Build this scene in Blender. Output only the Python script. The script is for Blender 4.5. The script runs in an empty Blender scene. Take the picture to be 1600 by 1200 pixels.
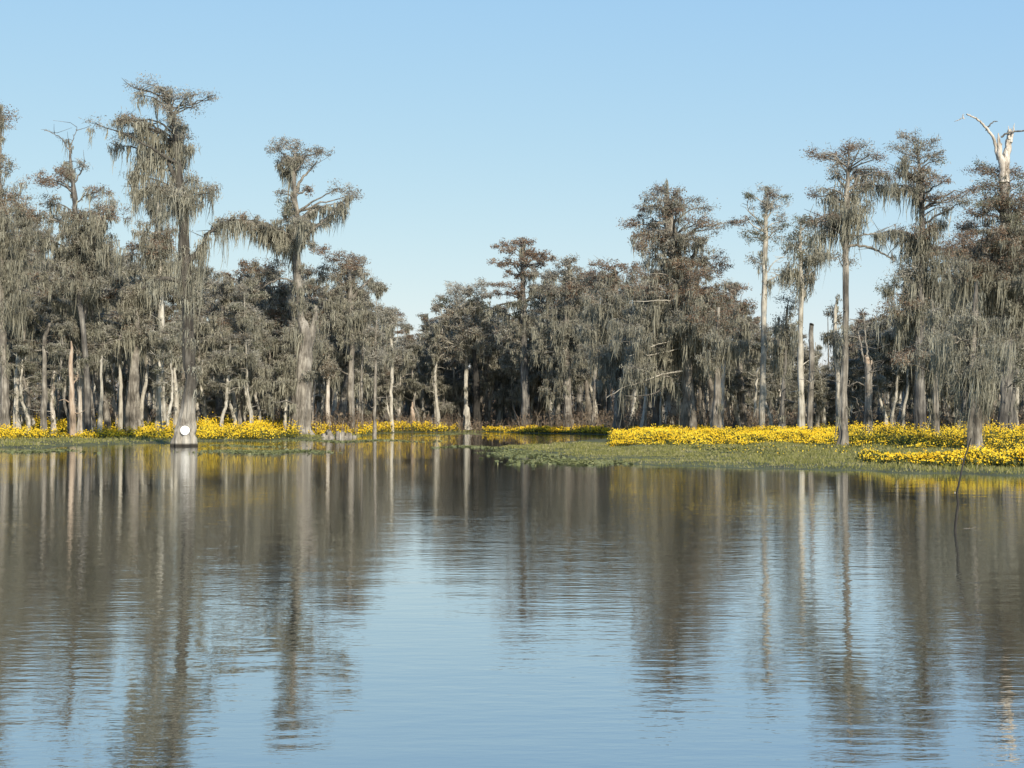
import bpy, math, random
import numpy as np

SC = bpy.context.scene
COL = SC.collection
F = 2490.0                 # focal length in photograph pixels (1600 wide)
CAMZ = 1.8                 # eye height above the water
PITCH = math.atan(50.0 / F)
RNG = np.random.default_rng(7)

# ------------------------------------------------------------------ helpers
def W(px, py, D):
    """the point at distance D ahead that is seen at photo pixel px, py"""
    r = (px - 800.0) / F
    u = (600.0 - py) / F
    y = math.cos(PITCH) - u * math.sin(PITCH)
    z = math.sin(PITCH) + u * math.cos(PITCH)
    return np.array([r / y * D, D, CAMZ + z / y * D])

def smooth(a, b, x):
    t = np.clip((x - a) / (b - a), 0, 1)
    return t * t * (3 - 2 * t)

# shoreline: where the open water ends, as distance ahead for a bearing
EX = np.array([-3000, -300, 0, 60, 100, 180, 270, 310, 400, 450, 500, 560, 590, 640, 700, 760, 830, 900, 950, 1000, 4000.])
EY = np.array([712, 707, 700, 702, 698, 694, 692.5, 690.5, 688, 686, 684.5, 682, 677.5, 675.5, 676, 674.5, 677, 678, 679, 680, 680.])
ED = CAMZ * F / (EY - 650)
# the long green mat on the other side: its near and far edge
NX = np.array([768, 800, 850, 900, 1000, 1200, 1340, 1400, 1600, 2200, 5000.])
NY = np.array([699, 703, 709, 718, 727, 733, 735, 737.5, 743, 752, 760.])
ND = CAMZ * F / (NY - 650)
UX = np.array([768, 850, 900, 950, 965, 985])
UY = np.array([698.5, 696, 690, 686, 683, 676])
UD = CAMZ * F / (UY - 650)

def vnoise(x, y, seed=0):
    """cheap smooth noise, about -1..1"""
    r = np.random.default_rng(seed)
    s = 0
    for k in range(6):
        a, b, p = r.normal(), r.normal(), r.uniform(0, 6.28)
        s = s + np.sin(a * x + b * y + p)
    return s / 3.2

def height(x, y):
    x = np.asarray(x, float); y = np.asarray(y, float)
    yy = np.maximum(y, 5.0)
    px = 800 + F * x / yy
    n = vnoise(x * .8, y * .45, 3)
    e = np.interp(px, EX, ED) + n * 1.6
    h1 = np.clip((y - e) * .035, -.9, .10) + .28 * smooth(6, 60, y - e)
    nd = np.interp(px, NX, ND) + n * .7
    ud = np.where(px > 985, 1e5, np.interp(px, UX, UD)) + n * 2
    h2 = np.minimum((y - nd) * .05, (ud - y) * .03)
    h2 = h2 + np.where(px < 1020, .05 * vnoise(x * 1.9, y * .7, 21) - .02, 0)
    h2 = h2 - np.clip((870 - px) / 95, 0, 1) * .055
    h2 = np.where(px < 766, -.9, np.clip(h2, -.9, .09)) + np.where(px > 985, .12 * smooth(8, 50, y - nd), 0)
    h = np.maximum(h1, h2)
    h = h + np.where(h > .03, .03 * vnoise(x * 2.1, y * 1.3, 5), 0)
    return np.where(y < 30, -.9, h)

class Acc:
    """collects quads, then links them as ONE mesh object"""
    def __init__(s): s.v = []; s.f = []; s.m = []; s.s = []; s.n = 0
    def add(s, v, f, m=0, smooth=False):
        v = np.asarray(v, np.float32).reshape(-1, 3); f = np.asarray(f, np.int32).reshape(-1, 4)
        if len(f) == 0: return
        s.v.append(v); s.f.append(f + s.n); s.n += len(v)
        s.m.append(np.full(len(f), m, np.int32)); s.s.append(np.full(len(f), smooth, bool))
    def arrays(s):
        return np.concatenate(s.v), np.concatenate(s.f), np.concatenate(s.m), np.concatenate(s.s)
    def mesh(s, name, mats, off=(0, 0, 0)):
        v, f, m, sm = s.arrays()
        v = v - np.asarray(off, np.float32)
        me = bpy.data.meshes.new(name)
        me.vertices.add(len(v)); me.vertices.foreach_set('co', v.ravel())
        me.loops.add(f.size); me.loops.foreach_set('vertex_index', f.ravel())
        me.polygons.add(len(f)); me.polygons.foreach_set('loop_start', np.arange(0, f.size, 4, dtype=np.int32))
        me.polygons.foreach_set('material_index', m)
        me.polygons.foreach_set('use_smooth', sm)
        for x in mats: me.materials.append(x)
        me.update(calc_edges=True)
        return me
    def build(s, name, mats, parent=None, off=(0, 0, 0)):
        if s.n == 0: return None
        o = bpy.data.objects.new(name, s.mesh(name, mats if isinstance(mats, (list, tuple)) else [mats], off))
        COL.objects.link(o)
        if parent is not None: o.parent = parent
        return o

def tag(o, label=None, cat=None, group=None, kind=None):
    if label: o['label'] = label
    if cat: o['category'] = cat
    if group: o['group'] = group
    if kind: o['kind'] = kind
    return o

def empty(name, loc):
    o = bpy.data.objects.new(name, None); o.location = loc; o.empty_display_size = .3
    COL.objects.link(o); return o

def tube(acc, pts, rad, sides=6, m=0, flute=None):
    pts = np.asarray(pts, float); rad = np.asarray(rad, float); n = len(pts)
    t = np.gradient(pts, axis=0); t /= np.linalg.norm(t, axis=1)[:, None] + 1e-9
    ref = np.array([1., 0, 0]) if abs(t[:, 2].mean()) > .7 else np.array([0, 0, 1.])
    u = np.cross(t, ref); u /= np.linalg.norm(u, axis=1)[:, None] + 1e-9
    w = np.cross(t, u)
    a = np.arange(sides) * 2 * math.pi / sides
    rr = rad[:, None] * np.ones(sides)[None, :]
    if flute is not None:
        rr = rr * flute(a)
        gz = np.arange(n)[:, None]; pr = pts[0, 0] * 1.7
        rr = rr * (1 + .05 * np.sin(2 * a[None, :] + gz * .9 + pr) + .04 * np.sin(3 * a[None, :] - gz * 1.7 + pr))
    v = pts[:, None, :] + rr[..., None] * (np.cos(a)[None, :, None] * u[:, None, :] + np.sin(a)[None, :, None] * w[:, None, :])
    i = np.arange(n - 1)[:, None] * sides; j = np.arange(sides)[None, :]; k = (j + 1) % sides
    f = np.stack([i + j, i + k, i + sides + k, i + sides + j], -1)
    acc.add(v, f, m, True)

def spline(p, n):
    """Catmull-Rom through rows of p (any width), n samples"""
    p = np.asarray(p, float)
    if len(p) == 2: return p[0] + (p[1] - p[0]) * np.linspace(0, 1, n)[:, None]
    q = np.vstack([2 * p[0] - p[1], p, 2 * p[-1] - p[-2]])
    t = np.linspace(0, len(p) - 1 - 1e-6, n); i = t.astype(int); t = (t - i)[:, None]
    a, b, c, d = q[i], q[i + 1], q[i + 2], q[i + 3]
    return .5 * (2 * b + (c - a) * t + (2 * a - 5 * b + 4 * c - d) * t * t + (3 * b - a - 3 * c + d) * t ** 3)

def beards(acc, b, bl, per, spread, px, rng):
    """tapering bunches of hanging strips: longest in the middle of each bunch"""
    idx = np.repeat(np.arange(len(b)), per); n = len(idx)
    sp = (spread * rng.uniform(.55, 1.5, len(b)))[idx]
    o = rng.normal(size=(n, 3)); o[:, :2] *= sp[:, None]; o[:, 2] *= .07
    q = np.hypot(o[:, 0], o[:, 1]) / (sp * 2.2)
    L = bl[idx] * 1.18 * np.clip(1.15 - q, .25, 1.15) * rng.uniform(.55, 1.1, n)
    strands(acc, b[idx] + o, L, px * rng.uniform(.2, .55, n), rng)
    # the frizz between the strips
    f = b[idx] + o * 1.1; f[:, 2] -= L * rng.uniform(0, .95, n)
    f = f[::2]; n = len(f)
    a = np.stack([rng.normal(size=n) * .3, rng.normal(size=n) * .3, np.ones(n)], 1) * (px * rng.uniform(.8, 2.4, n))[:, None]
    th = rng.uniform(0, 6.28, n); w = np.stack([np.cos(th), np.sin(th), 0 * th], 1) * px * .32
    acc.add(np.stack([f - a, f - w, f + a, f + w], 1), np.arange(4 * n).reshape(-1, 4), 0)

def leaves(acc, c, size, rng, m=0, aspect=.55, up=0.0):
    """small leaf-sized diamonds at the points c"""
    c = np.asarray(c, float); n = len(c)
    if n == 0: return
    a = rng.normal(size=(n, 3)); a[:, 2] *= (1 - up)
    a /= np.linalg.norm(a, axis=1)[:, None]
    b = np.cross(a, rng.normal(size=(n, 3))); b /= np.linalg.norm(b, axis=1)[:, None]
    s = (size * rng.uniform(.6, 1.4, n))[:, None]
    a = a * s; b = b * s * aspect
    v = np.stack([c - a, c - b, c + a, c + b], 1)
    acc.add(v, np.arange(4 * n).reshape(-1, 4), m)

def strands(acc, c, L, w, rng, m=0):
    """hanging tapered strips"""
    c = np.asarray(c, float); n = len(c)
    if n == 0: return
    th = rng.uniform(0, math.pi, n)
    d = np.stack([np.cos(th), np.sin(th), np.zeros(n)], 1)
    ts = [0, .35, .7, 1.0]; ws = [.7, 1.0, .7, .12]
    wander = rng.normal(size=(n, 3)) * .08 + np.array([-.05, .02, 0]); wander[:, 2] = 0
    rows = []
    for k in range(4):
        p = c.copy(); p[:, 2] -= L * ts[k]
        p += wander * (L * ts[k])[:, None] + rng.normal(size=(n, 3)) * .055 * (.3 + ts[k])
        o = d * (w * ws[k])[:, None]
        rows.append(np.stack([p - o, p + o], 1))
    v = np.concatenate(rows, 1)                    # n x 8 x 3
    base = np.arange(n)[:, None] * 8
    f = np.concatenate([base + np.array([0, 1, 3, 2]) + 2 * k for k in range(3)], 0)
    acc.add(v, f, m)

# ------------------------------------------------------------------ materials
def new_mat(name):
    m = bpy.data.materials.new(name); m.use_nodes = True
    nt = m.node_tree; p = nt.nodes['Principled BSDF']
    p.inputs['Roughness'].default_value = .85
    if 'Specular IOR Level' in p.inputs: p.inputs['Specular IOR Level'].default_value = .2
    return m, nt, p

def ramp(nt, stops):
    r = nt.nodes.new('ShaderNodeValToRGB'); e = r.color_ramp.elements
    e[0].position, e[0].color = stops[0][0], (*stops[0][1], 1)
    e[1].position, e[1].color = stops[-1][0], (*stops[-1][1], 1)
    for p, c in stops[1:-1]:
        x = e.new(p); x.color = (*c, 1)
    return r

def leaf_mat(name, stops, trans=.48, rough=.8):
    m, nt, p = new_mat(name)
    g = nt.nodes.new('ShaderNodeNewGeometry'); r = ramp(nt, stops)
    tc = nt.nodes.new('ShaderNodeTexCoord'); nz = nt.nodes.new('ShaderNodeTexNoise'); nz.inputs['Scale'].default_value = .7
    nt.links.new(tc.outputs['Object'], nz.inputs['Vector'])
    mx = nt.nodes.new('ShaderNodeMath'); mx.operation = 'MULTIPLY_ADD'
    nt.links.new(g.outputs['Random Per Island'], mx.inputs[0]); mx.inputs[1].default_value = .55
    sb = nt.nodes.new('ShaderNodeMath'); sb.operation = 'MULTIPLY_ADD'; sb.inputs[1].default_value = 1.3; sb.inputs[2].default_value = -.42
    nt.links.new(nz.outputs['Fac'], sb.inputs[0]); nt.links.new(sb.outputs[0], mx.inputs[2])
    nt.links.new(mx.outputs[0], r.inputs[0])
    nt.links.new(r.outputs[0], p.inputs['Base Color'])
    p.inputs['Roughness'].default_value = rough
    t = nt.nodes.new('ShaderNodeBsdfTranslucent'); nt.links.new(r.outputs[0], t.inputs['Color'])
    mix = nt.nodes.new('ShaderNodeMixShader'); mix.inputs[0].default_value = trans
    nt.links.new(p.outputs[0], mix.inputs[1]); nt.links.new(t.outputs[0], mix.inputs[2])
    nt.links.new(mix.outputs[0], nt.nodes['Material Output'].inputs['Surface'])
    return m

def bark_mat(name, stops, scale=1.0):
    m, nt, p = new_mat(name)
    tc = nt.nodes.new('ShaderNodeTexCoord'); mp = nt.nodes.new('ShaderNodeMapping')
    mp.inputs['Scale'].default_value = (5 * scale, 5 * scale, .55 * scale)
    nt.links.new(tc.outputs['Object'], mp.inputs['Vector'])
    n1 = nt.nodes.new('ShaderNodeTexNoise'); n1.inputs['Scale'].default_value = 1.6; n1.inputs['Detail'].default_value = 6; n1.inputs['Roughness'].default_value = .65
    nt.links.new(mp.outputs[0], n1.inputs['Vector'])
    n2 = nt.nodes.new('ShaderNodeTexNoise'); n2.inputs['Scale'].default_value = .9; n2.inputs['Detail'].default_value = 3
    nt.links.new(tc.outputs['Object'], n2.inputs['Vector'])
    ad = nt.nodes.new('ShaderNodeMath'); ad.operation = 'MULTIPLY_ADD'; ad.inputs[1].default_value = .55
    nt.links.new(n1.outputs['Fac'], ad.inputs[0])
    ml = nt.nodes.new('ShaderNodeMath'); ml.operation = 'MULTIPLY'; ml.inputs[1].default_value = .45
    nt.links.new(n2.outputs['Fac'], ml.inputs[0]); nt.links.new(ml.outputs[0], ad.inputs[2])
    r = ramp(nt, stops); nt.links.new(ad.outputs[0], r.inputs[0]); nt.links.new(r.outputs[0], p.inputs['Base Color'])
    b = nt.nodes.new('ShaderNodeBump'); b.inputs['Strength'].default_value = .7; b.inputs['Distance'].default_value = .06
    nt.links.new(n1.outputs['Fac'], b.inputs['Height']); nt.links.new(b.outputs[0], p.inputs['Normal'])
    return m

M = {}
M['r'] = leaf_mat('rust_leaf', [(.15, (.135, .088, .057)), (.5, (.275, .178, .112)), (.85, (.42, .31, .21))])
M['g'] = leaf_mat('grey_leaf', [(.15, (.18, .16, .115)), (.5, (.325, .29, .22)), (.85, (.47, .435, .35))])
M['n'] = leaf_mat('green_leaf', [(.15, (.10, .10, .06)), (.5, (.19, .19, .12)), (.85, (.30, .30, .20))])
M['b'] = leaf_mat('pale_twig', [(.15, (.19, .175, .14)), (.5, (.28, .26, .21)), (.85, (.38, .355, .29))], .1)
M['moss'] = leaf_mat('hanging_moss', [(.1, (.155, .148, .11)), (.5, (.272, .258, .193)), (.9, (.40, .383, .295))], .3, .95)
M['flood_shade'] = bark_mat('flood_stained_shaded_bark', [(.38, (.12, .105, .085)), (.5, (.26, .235, .19)), (.6, (.42, .385, .32))])
M['bark'] = bark_mat('grey_bark', [(.38, (.065, .057, .045)), (.5, (.175, .155, .125)), (.6, (.33, .30, .245))])
M['pale'] = bark_mat('pale_bark', [(.38, (.17, .15, .115)), (.48, (.36, .33, .265)), (.6, (.54, .50, .41))])
M['dark'] = bark_mat('dark_bark', [(.38, (.045, .042, .038)), (.5, (.12, .11, .095)), (.62, (.26, .24, .20))])
M['orange'] = bark_mat('split_wood', [(.38, (.16, .12, .085)), (.5, (.38, .285, .20)), (.62, (.50, .43, .34))])
M['black'] = bark_mat('wet_and_shaded_wood', [(.38, (.02, .019, .016)), (.5, (.035, .032, .027)), (.62, (.06, .055, .045))])  # for the stick, and for a far trunk with its shade painted in
M['white'] = bark_mat('bleached_wood', [(.40, (.20, .165, .125)), (.48, (.42, .37, .30)), (.6, (.62, .57, .49))])
nt = M['flood_shade'].node_tree; p = nt.nodes['Principled BSDF']      # bleached by floods low down; above, dark bark with shade painted in
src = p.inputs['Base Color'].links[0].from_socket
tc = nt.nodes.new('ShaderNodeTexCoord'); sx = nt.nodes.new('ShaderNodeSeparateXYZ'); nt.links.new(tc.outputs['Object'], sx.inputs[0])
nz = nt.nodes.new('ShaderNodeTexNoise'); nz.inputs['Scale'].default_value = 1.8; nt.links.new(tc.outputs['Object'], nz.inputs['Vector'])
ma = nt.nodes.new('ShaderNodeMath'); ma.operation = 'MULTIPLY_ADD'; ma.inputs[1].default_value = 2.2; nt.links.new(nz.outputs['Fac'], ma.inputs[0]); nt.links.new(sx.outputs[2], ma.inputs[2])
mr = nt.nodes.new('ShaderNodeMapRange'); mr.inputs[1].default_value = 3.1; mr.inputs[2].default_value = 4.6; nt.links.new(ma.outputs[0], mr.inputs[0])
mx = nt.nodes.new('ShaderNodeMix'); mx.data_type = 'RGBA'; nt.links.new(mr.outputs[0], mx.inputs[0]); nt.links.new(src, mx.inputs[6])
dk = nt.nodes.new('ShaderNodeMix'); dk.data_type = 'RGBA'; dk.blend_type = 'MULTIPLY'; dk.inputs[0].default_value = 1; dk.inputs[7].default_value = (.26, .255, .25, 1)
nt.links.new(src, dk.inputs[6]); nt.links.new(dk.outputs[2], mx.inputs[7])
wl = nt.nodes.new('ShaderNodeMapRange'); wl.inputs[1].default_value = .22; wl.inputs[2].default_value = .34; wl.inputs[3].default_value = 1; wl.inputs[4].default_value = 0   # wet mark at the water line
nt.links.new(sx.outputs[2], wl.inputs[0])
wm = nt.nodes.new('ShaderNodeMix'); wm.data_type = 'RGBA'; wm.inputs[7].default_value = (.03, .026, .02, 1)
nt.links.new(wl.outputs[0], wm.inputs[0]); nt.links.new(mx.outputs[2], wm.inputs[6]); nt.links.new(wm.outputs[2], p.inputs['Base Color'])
LEAFM = [M['r'], M['g'], M['n'], M['b']]
LI = {'r': 0, 'g': 1, 'n': 2, 'b': 3, 'm': 1}

# ------------------------------------------------------------------ trees
def crown_blob(wood, crown, moss, rng, c, R, Rz, kind, ml, px, anchor, rad0, dens=1.0, bare=False):
    """one limb from the trunk (anchor) to c with twigs, leaf tufts and hanging moss spread through an ellipsoid"""
    c = np.asarray(c, float); anchor = np.asarray(anchor, float)
    L = np.linalg.norm(c - anchor)
    if L > .25:
        mid = anchor * .55 + c * .45 + np.array([0, 0, .10 * L]) + rng.normal(size=3) * .05 * L
        q = spline([anchor, mid, c], max(5, int(L / .6) + 3))
        q[1:-1] += rng.normal(size=q[1:-1].shape) * .035 * min(L, 2)
        tube(wood, q, np.linspace(rad0, max(.022, px * .28), len(q)), 5)
        nl = int(L * ml * 1.6)
        if nl > 0:
            t = rng.uniform(.15, 1, nl * 5); k = (t * (len(q) - 1)).astype(int)
            s = q[k] + rng.normal(size=(len(k), 3)) * np.array([.12, .12, .04])
            strands(moss, s, rng.gamma(2.2, .26, len(k)) * (.6 + .35 * ml), np.full(len(k), px * .62), rng)
    n = int(5 + 4.4 * dens * R * Rz * (1.6 if R > .8 else 1.3))
    d = rng.normal(size=(n, 3)); d /= np.linalg.norm(d, axis=1)[:, None]
    d *= (rng.uniform(.1, 1, n) ** .5)[:, None]
    cc = c + d * np.array([R, R, Rz])
    for k in range(n):                                              # twigs
        if rng.random() < .75:
            s = c + (cc[k] - c) * .05
            mid = (s + cc[k]) / 2 + rng.normal(size=3) * .12 * R
            tube(wood, [s, mid, cc[k]], [max(.02, px * .24), px * .2, px * .12], 3)
    cr = rng.uniform(.25, .58, n) * (1.0 if R > .6 else .8)
    if kind != 'm':
        per = {'r': 46, 'g': 38, 'n': 36, 'b': 26}[kind]
        idx = np.repeat(np.arange(n), per)
        off = np.clip(rng.normal(size=(len(idx), 3)), -1.7, 1.7) * .5 * cr[idx][:, None] * np.array([1.25, 1.25, .7])
        leaves(crown, cc[idx] + off, px * (.8 if kind != 'b' else 1.9), rng, LI[kind], .55 if kind != 'b' else .13, .2)
        if kind in 'rg' and rng.random() < .8:                       # a few leaves of the other colour
            i2 = np.repeat(np.arange(n), 8)
            leaves(crown, cc[i2] + rng.normal(size=(len(i2), 3)) * .5 * cr[i2][:, None], px * .7, rng, 1 if kind == 'r' else 0, .55, .2)
        # bare twig ends sticking out
        i3 = np.repeat(np.arange(n), 8)
        leaves(crown, cc[i3] + d[i3] * .2 + np.clip(rng.normal(size=(len(i3), 3)), -1.6, 1.6) * .2, px * 2.2, rng, 3, .11)
    else:
        i2 = np.repeat(np.arange(n), 34)
        leaves(crown, cc[i2] + rng.normal(size=(len(i2), 3)) * .5 * cr[i2][:, None] * np.array([1.2, 1.2, .5]), px * .75, rng, 1, .5, .2)
    if ml > 0:
        keep = rng.random(n) < min(1, .22 + .28 * ml)
        b = cc[keep]
        if len(b):
            beards(moss, b, rng.gamma(3.0, .22, len(b)) * (.55 + .38 * ml), 18 if ml < 3 else 24, .2, px, rng)

def trunk_flute(rng, n, hs, amt=.16, base=2.2):
    ph = rng.uniform(0, 6.28); k = rng.integers(5, 8)
    env = (amt * np.exp(-hs / base) + .03)[:, None]
    return lambda a: 1 + env * (np.cos(k * a + ph) + .5 * np.sin((k + 3) * a + 2 * ph))[None, :]

def make_tree(tr, rad, blobs, rng, px, twin=.45, arms=(), stub=0, flare=0.0, mossy_trunk=0.0, fl=.16):
    """tr: trunk points (N x 3), rad: radii; blobs: (centre, R, Rz, kind, moss); returns the three collectors"""
    wood, crown, moss = Acc(), Acc(), Acc()
    L = np.linalg.norm(np.diff(tr, axis=0), axis=1).sum()
    n = max(14, int(L / .55))
    s = spline(np.column_stack([tr, rad]), n)
    q, r = s[:, :3], np.maximum(s[:, 3], .012)
    hs = q[:, 2] - q[0, 2]
    q[2:] += rng.normal(size=q[2:].shape) * np.array([.025, .025, 0])
    r = r * (1 + flare * np.exp(-hs / .9)) * (1 + .05 * rng.normal(size=n))
    tube(wood, q, r, 40 if r[0] > .25 else 10, 0, trunk_flute(rng, n, hs, fl))
    zt = q[:, 2]
    for (c, R, Rz, kind, ml) in blobs:
        c = np.asarray(c, float)
        k0 = int(np.argmin(np.abs(zt - c[2])))
        lat = np.hypot(c[0] - q[k0, 0], c[1] - q[k0, 1])
        za = c[2] - .32 * lat - .25
        k = int(np.clip(np.argmin(np.abs(zt - za)), n // 8, n - 1))
        r0 = min(.6 * r[k], .03 + .022 * lat)
        crown_blob(wood, crown, moss, rng, c, R, Rz, kind, ml, px, q[k], max(r0, .025))
        if rng.random() < twin and lat > R * .6:
            a = rng.uniform(.35, 1.0) * rng.choice([-1, 1]) * math.pi / 1.6
            ca, sa = math.cos(a), math.sin(a); dx, dy = c[0] - q[k0, 0], c[1] - q[k0, 1]
            f_ = rng.uniform(.5, .9)
            c2 = np.array([q[k0, 0] + f_ * (ca * dx - sa * dy) * .55, q[k0, 1] + f_ * (abs(dx) + .5) * rng.choice([-1, 1]), c[2] + rng.normal() * .4])
            crown_blob(wood, crown, moss, rng, c2, R * .85, Rz * .85, kind, ml, px, q[k], max(r0, .025))
    for (pts, r0, r1, ml) in arms:
        p = spline(pts, max(7, len(pts) * 4)); p[1:-1] += rng.normal(size=p[1:-1].shape) * .03
        tube(wood, p, np.linspace(r0, r1, len(p)), 6)
        if ml > 0:
            La = np.linalg.norm(np.diff(p, axis=0), axis=1).sum()
            nb = int(La * (1.5 + ml * 1.2))
            kb = rng.integers(1, len(p), nb); bl = rng.gamma(3, .24, nb) * (.5 + .4 * ml)
            beards(moss, p[kb], bl, 22, .2, px, rng)
        for _ in range(int(2 + len(p) * .35)):
            k = rng.integers(len(p) // 3, len(p)); d = rng.normal(size=3); d[2] = abs(d[2]) * .6
            tube(wood, [p[k], p[k] + d * .25 + rng.normal(size=3) * .1, p[k] + d * rng.uniform(.4, .8)], [.03, .022, .01], 3)
    for _ in range(stub):                                            # dead snapped side branches
        k = rng.integers(n // 5, int(n * .85)); a = rng.uniform(0, 6.28); l = rng.uniform(.4, 1.7)
        d = np.array([math.cos(a), math.sin(a), rng.uniform(-.1, .7)])
        p = spline([q[k], q[k] + d * l * .5 + rng.normal(size=3) * .12, q[k] + d * l + np.array([0, 0, rng.uniform(-.3, .3)])], 6)
        tube(wood, p, np.linspace(max(.3 * r[k], .025), .012, 6), 4)
    if mossy_trunk > 0:
        nb = int(L * 2.2 * mossy_trunk); kb = rng.integers(int(n * .2), n, nb)
        a = rng.uniform(0, 6.28, nb)
        o = np.stack([np.cos(a), np.sin(a), np.zeros(nb)], 1) * (r[kb] + .08)[:, None]
        bl = rng.gamma(3, .22, nb) * 1.4
        beards(moss, q[kb] + o, bl, 14, .13, px, rng)
    return wood, crown, moss

def hero(label, D, trunk, blobs=(), bark='bark', arms=(), seed=0, name='cypress_tree', cat='tree', flare=0.0, stub=0, twin=.45, mt=None, group=None, fl=.16, lean=0.0, fat=1.24, extra=()):
    """a tree seen in the photo: trunk (px, py, width), blobs (px, py, rx, ry, leaf, moss), arms ([(px, py)...], w0, w1, moss)"""
    rng = np.random.default_rng(1000 + seed)
    if mt is None: mt = .4 if name == 'cypress_tree' else 0
    k = D / F
    b0 = W(trunk[0][0], trunk[0][1], D); z0 = float(height(b0[0], D))
    z0 = max(z0, -.1)
    tr = []; rad = []
    for i, (x, y, w) in enumerate(trunk):
        p = W(x, y, D)
        if i == 0: p[2] = z0 - .15
        else: p[1] += lean * (p[2] - z0) + rng.normal() * .12
        tr.append(p); rad.append(w * k / 2)
    tr = np.array(tr); rad = np.array(rad)
    pys = np.array([t[1] for t in trunk], float); pxs = np.array([t[0] for t in trunk], float)
    bl = []
    for (x, y, rx, ry, kind, ml) in list(blobs) + list(extra):
        tx = np.interp(y, pys[::-1], pxs[::-1])
        lat = abs(x - tx) * k
        p = W(x, y, D); p[1] += rng.normal() * .45 * lat + rng.uniform(-.6, .6) * rx * k
        bl.append((p, rx * k * fat, ry * k * fat * 1.1, kind, ml))
    ar = []
    for (pts, w0, w1, ml) in arms:
        dd = rng.normal() * .5; l0 = pts[0][0]
        P = []
        for (x, y) in pts:
            p = W(x, y, D); p[1] += dd * abs(x - l0) * k * .8; P.append(p)
        ar.append((np.array(P), w0 * k / 2, w1 * k / 2, ml))
    px = D / 1593.0
    wood, crown, moss = make_tree(tr, rad, bl, rng, px, twin, ar, stub, flare, mt, fl)
    base = np.array([tr[0][0], D, z0])
    root = empty(name, base)
    tag(root, label, cat, group)
    wood.build('trunk', M[bark], root, base)
    if 0 < moss.n <= 5200:                       # only a few wisps: they stay with the crown
        v_, f_, m_, s_ = moss.arrays(); crown.add(v_, f_, 4)
    crown.build('crown', LEAFM + [M['moss']], root, base)
    if moss.n > 5200: moss.build('hanging_moss', M['moss'], root, base)
    return root, base

def rimb(rng, x0, x1, y0, y1, n, rx, ry, kinds, mls):
    """n blobs spread through a box of the photo"""
    return [(rng.uniform(x0, x1), rng.uniform(y0, y1), rx * rng.uniform(.7, 1.3), ry * rng.uniform(.7, 1.3), rng.choice(list(kinds)), rng.choice(mls)) for _ in range(n)]
rb = np.random.default_rng(55)

# ---- left of the channel
hero('rust-topped cypress cut off by the left edge of the picture, moss down its whole side', 122,
     [(8, 668, 15), (6, 600, 12), (2, 480, 11), (0, 330, 9), (-2, 240, 6), (2, 165, 3)],
     [(4, 180, 16, 22, 'r', 0), (-8, 215, 14, 22, 'g', 1), (4, 262, 16, 18, 'g', 1), (22, 300, 20, 14, 'r', 1), (-14, 300, 18, 30, 'g', 2), (10, 330, 30, 20, 'r', 2), (25, 365, 22, 30, 'm', 3), (-10, 380, 25, 30, 'm', 3), (18, 420, 25, 30, 'm', 3), (-15, 440, 25, 30, 'm', 3), (25, 470, 18, 30, 'm', 3)], seed=1, mt=1)
hero('grey cypress whose dark bare top forks into thin pale twigs above its brown tufts', 124,
     [(138, 668, 10), (134, 560, 9), (122, 440, 9), (118, 360, 9), (117, 315, 8), (113, 270, 5), (108, 232, 3), (106, 217, 2)],
     [(66, 280, 14, 10, 'r', 0), (88, 283, 14, 12, 'r', 0), (100, 262, 7, 10, 'g', 1), (130, 262, 6, 10, 'g', 0), (78, 318, 18, 12, 'g', 1), (62, 340, 14, 10, 'r', 1), (150, 300, 20, 12, 'r', 1), (162, 325, 20, 14, 'g', 2), (95, 345, 25, 20, 'g', 2), (145, 355, 30, 20, 'm', 3), (70, 375, 25, 18, 'g', 2), (120, 395, 35, 25, 'm', 3), (180, 340, 25, 14, 'r', 2), (168, 385, 30, 25, 'm', 3), (85, 425, 30, 25, 'm', 2), (145, 435, 30, 25, 'g', 2)],
     bark='dark', arms=[([(110, 237), (98, 218), (84, 209), (72, 206)], 2, .8, 0), ([(109, 234), (114, 217), (119, 198)], 2, .8, 0), ([(116, 290), (104, 268), (100, 252)], 3, 1.5, 1), ([(117, 285), (130, 262), (133, 250)], 3, 1, 0), ([(117, 395), (75, 385), (45, 372)], 4, 1.5, 2)], seed=2)
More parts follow.
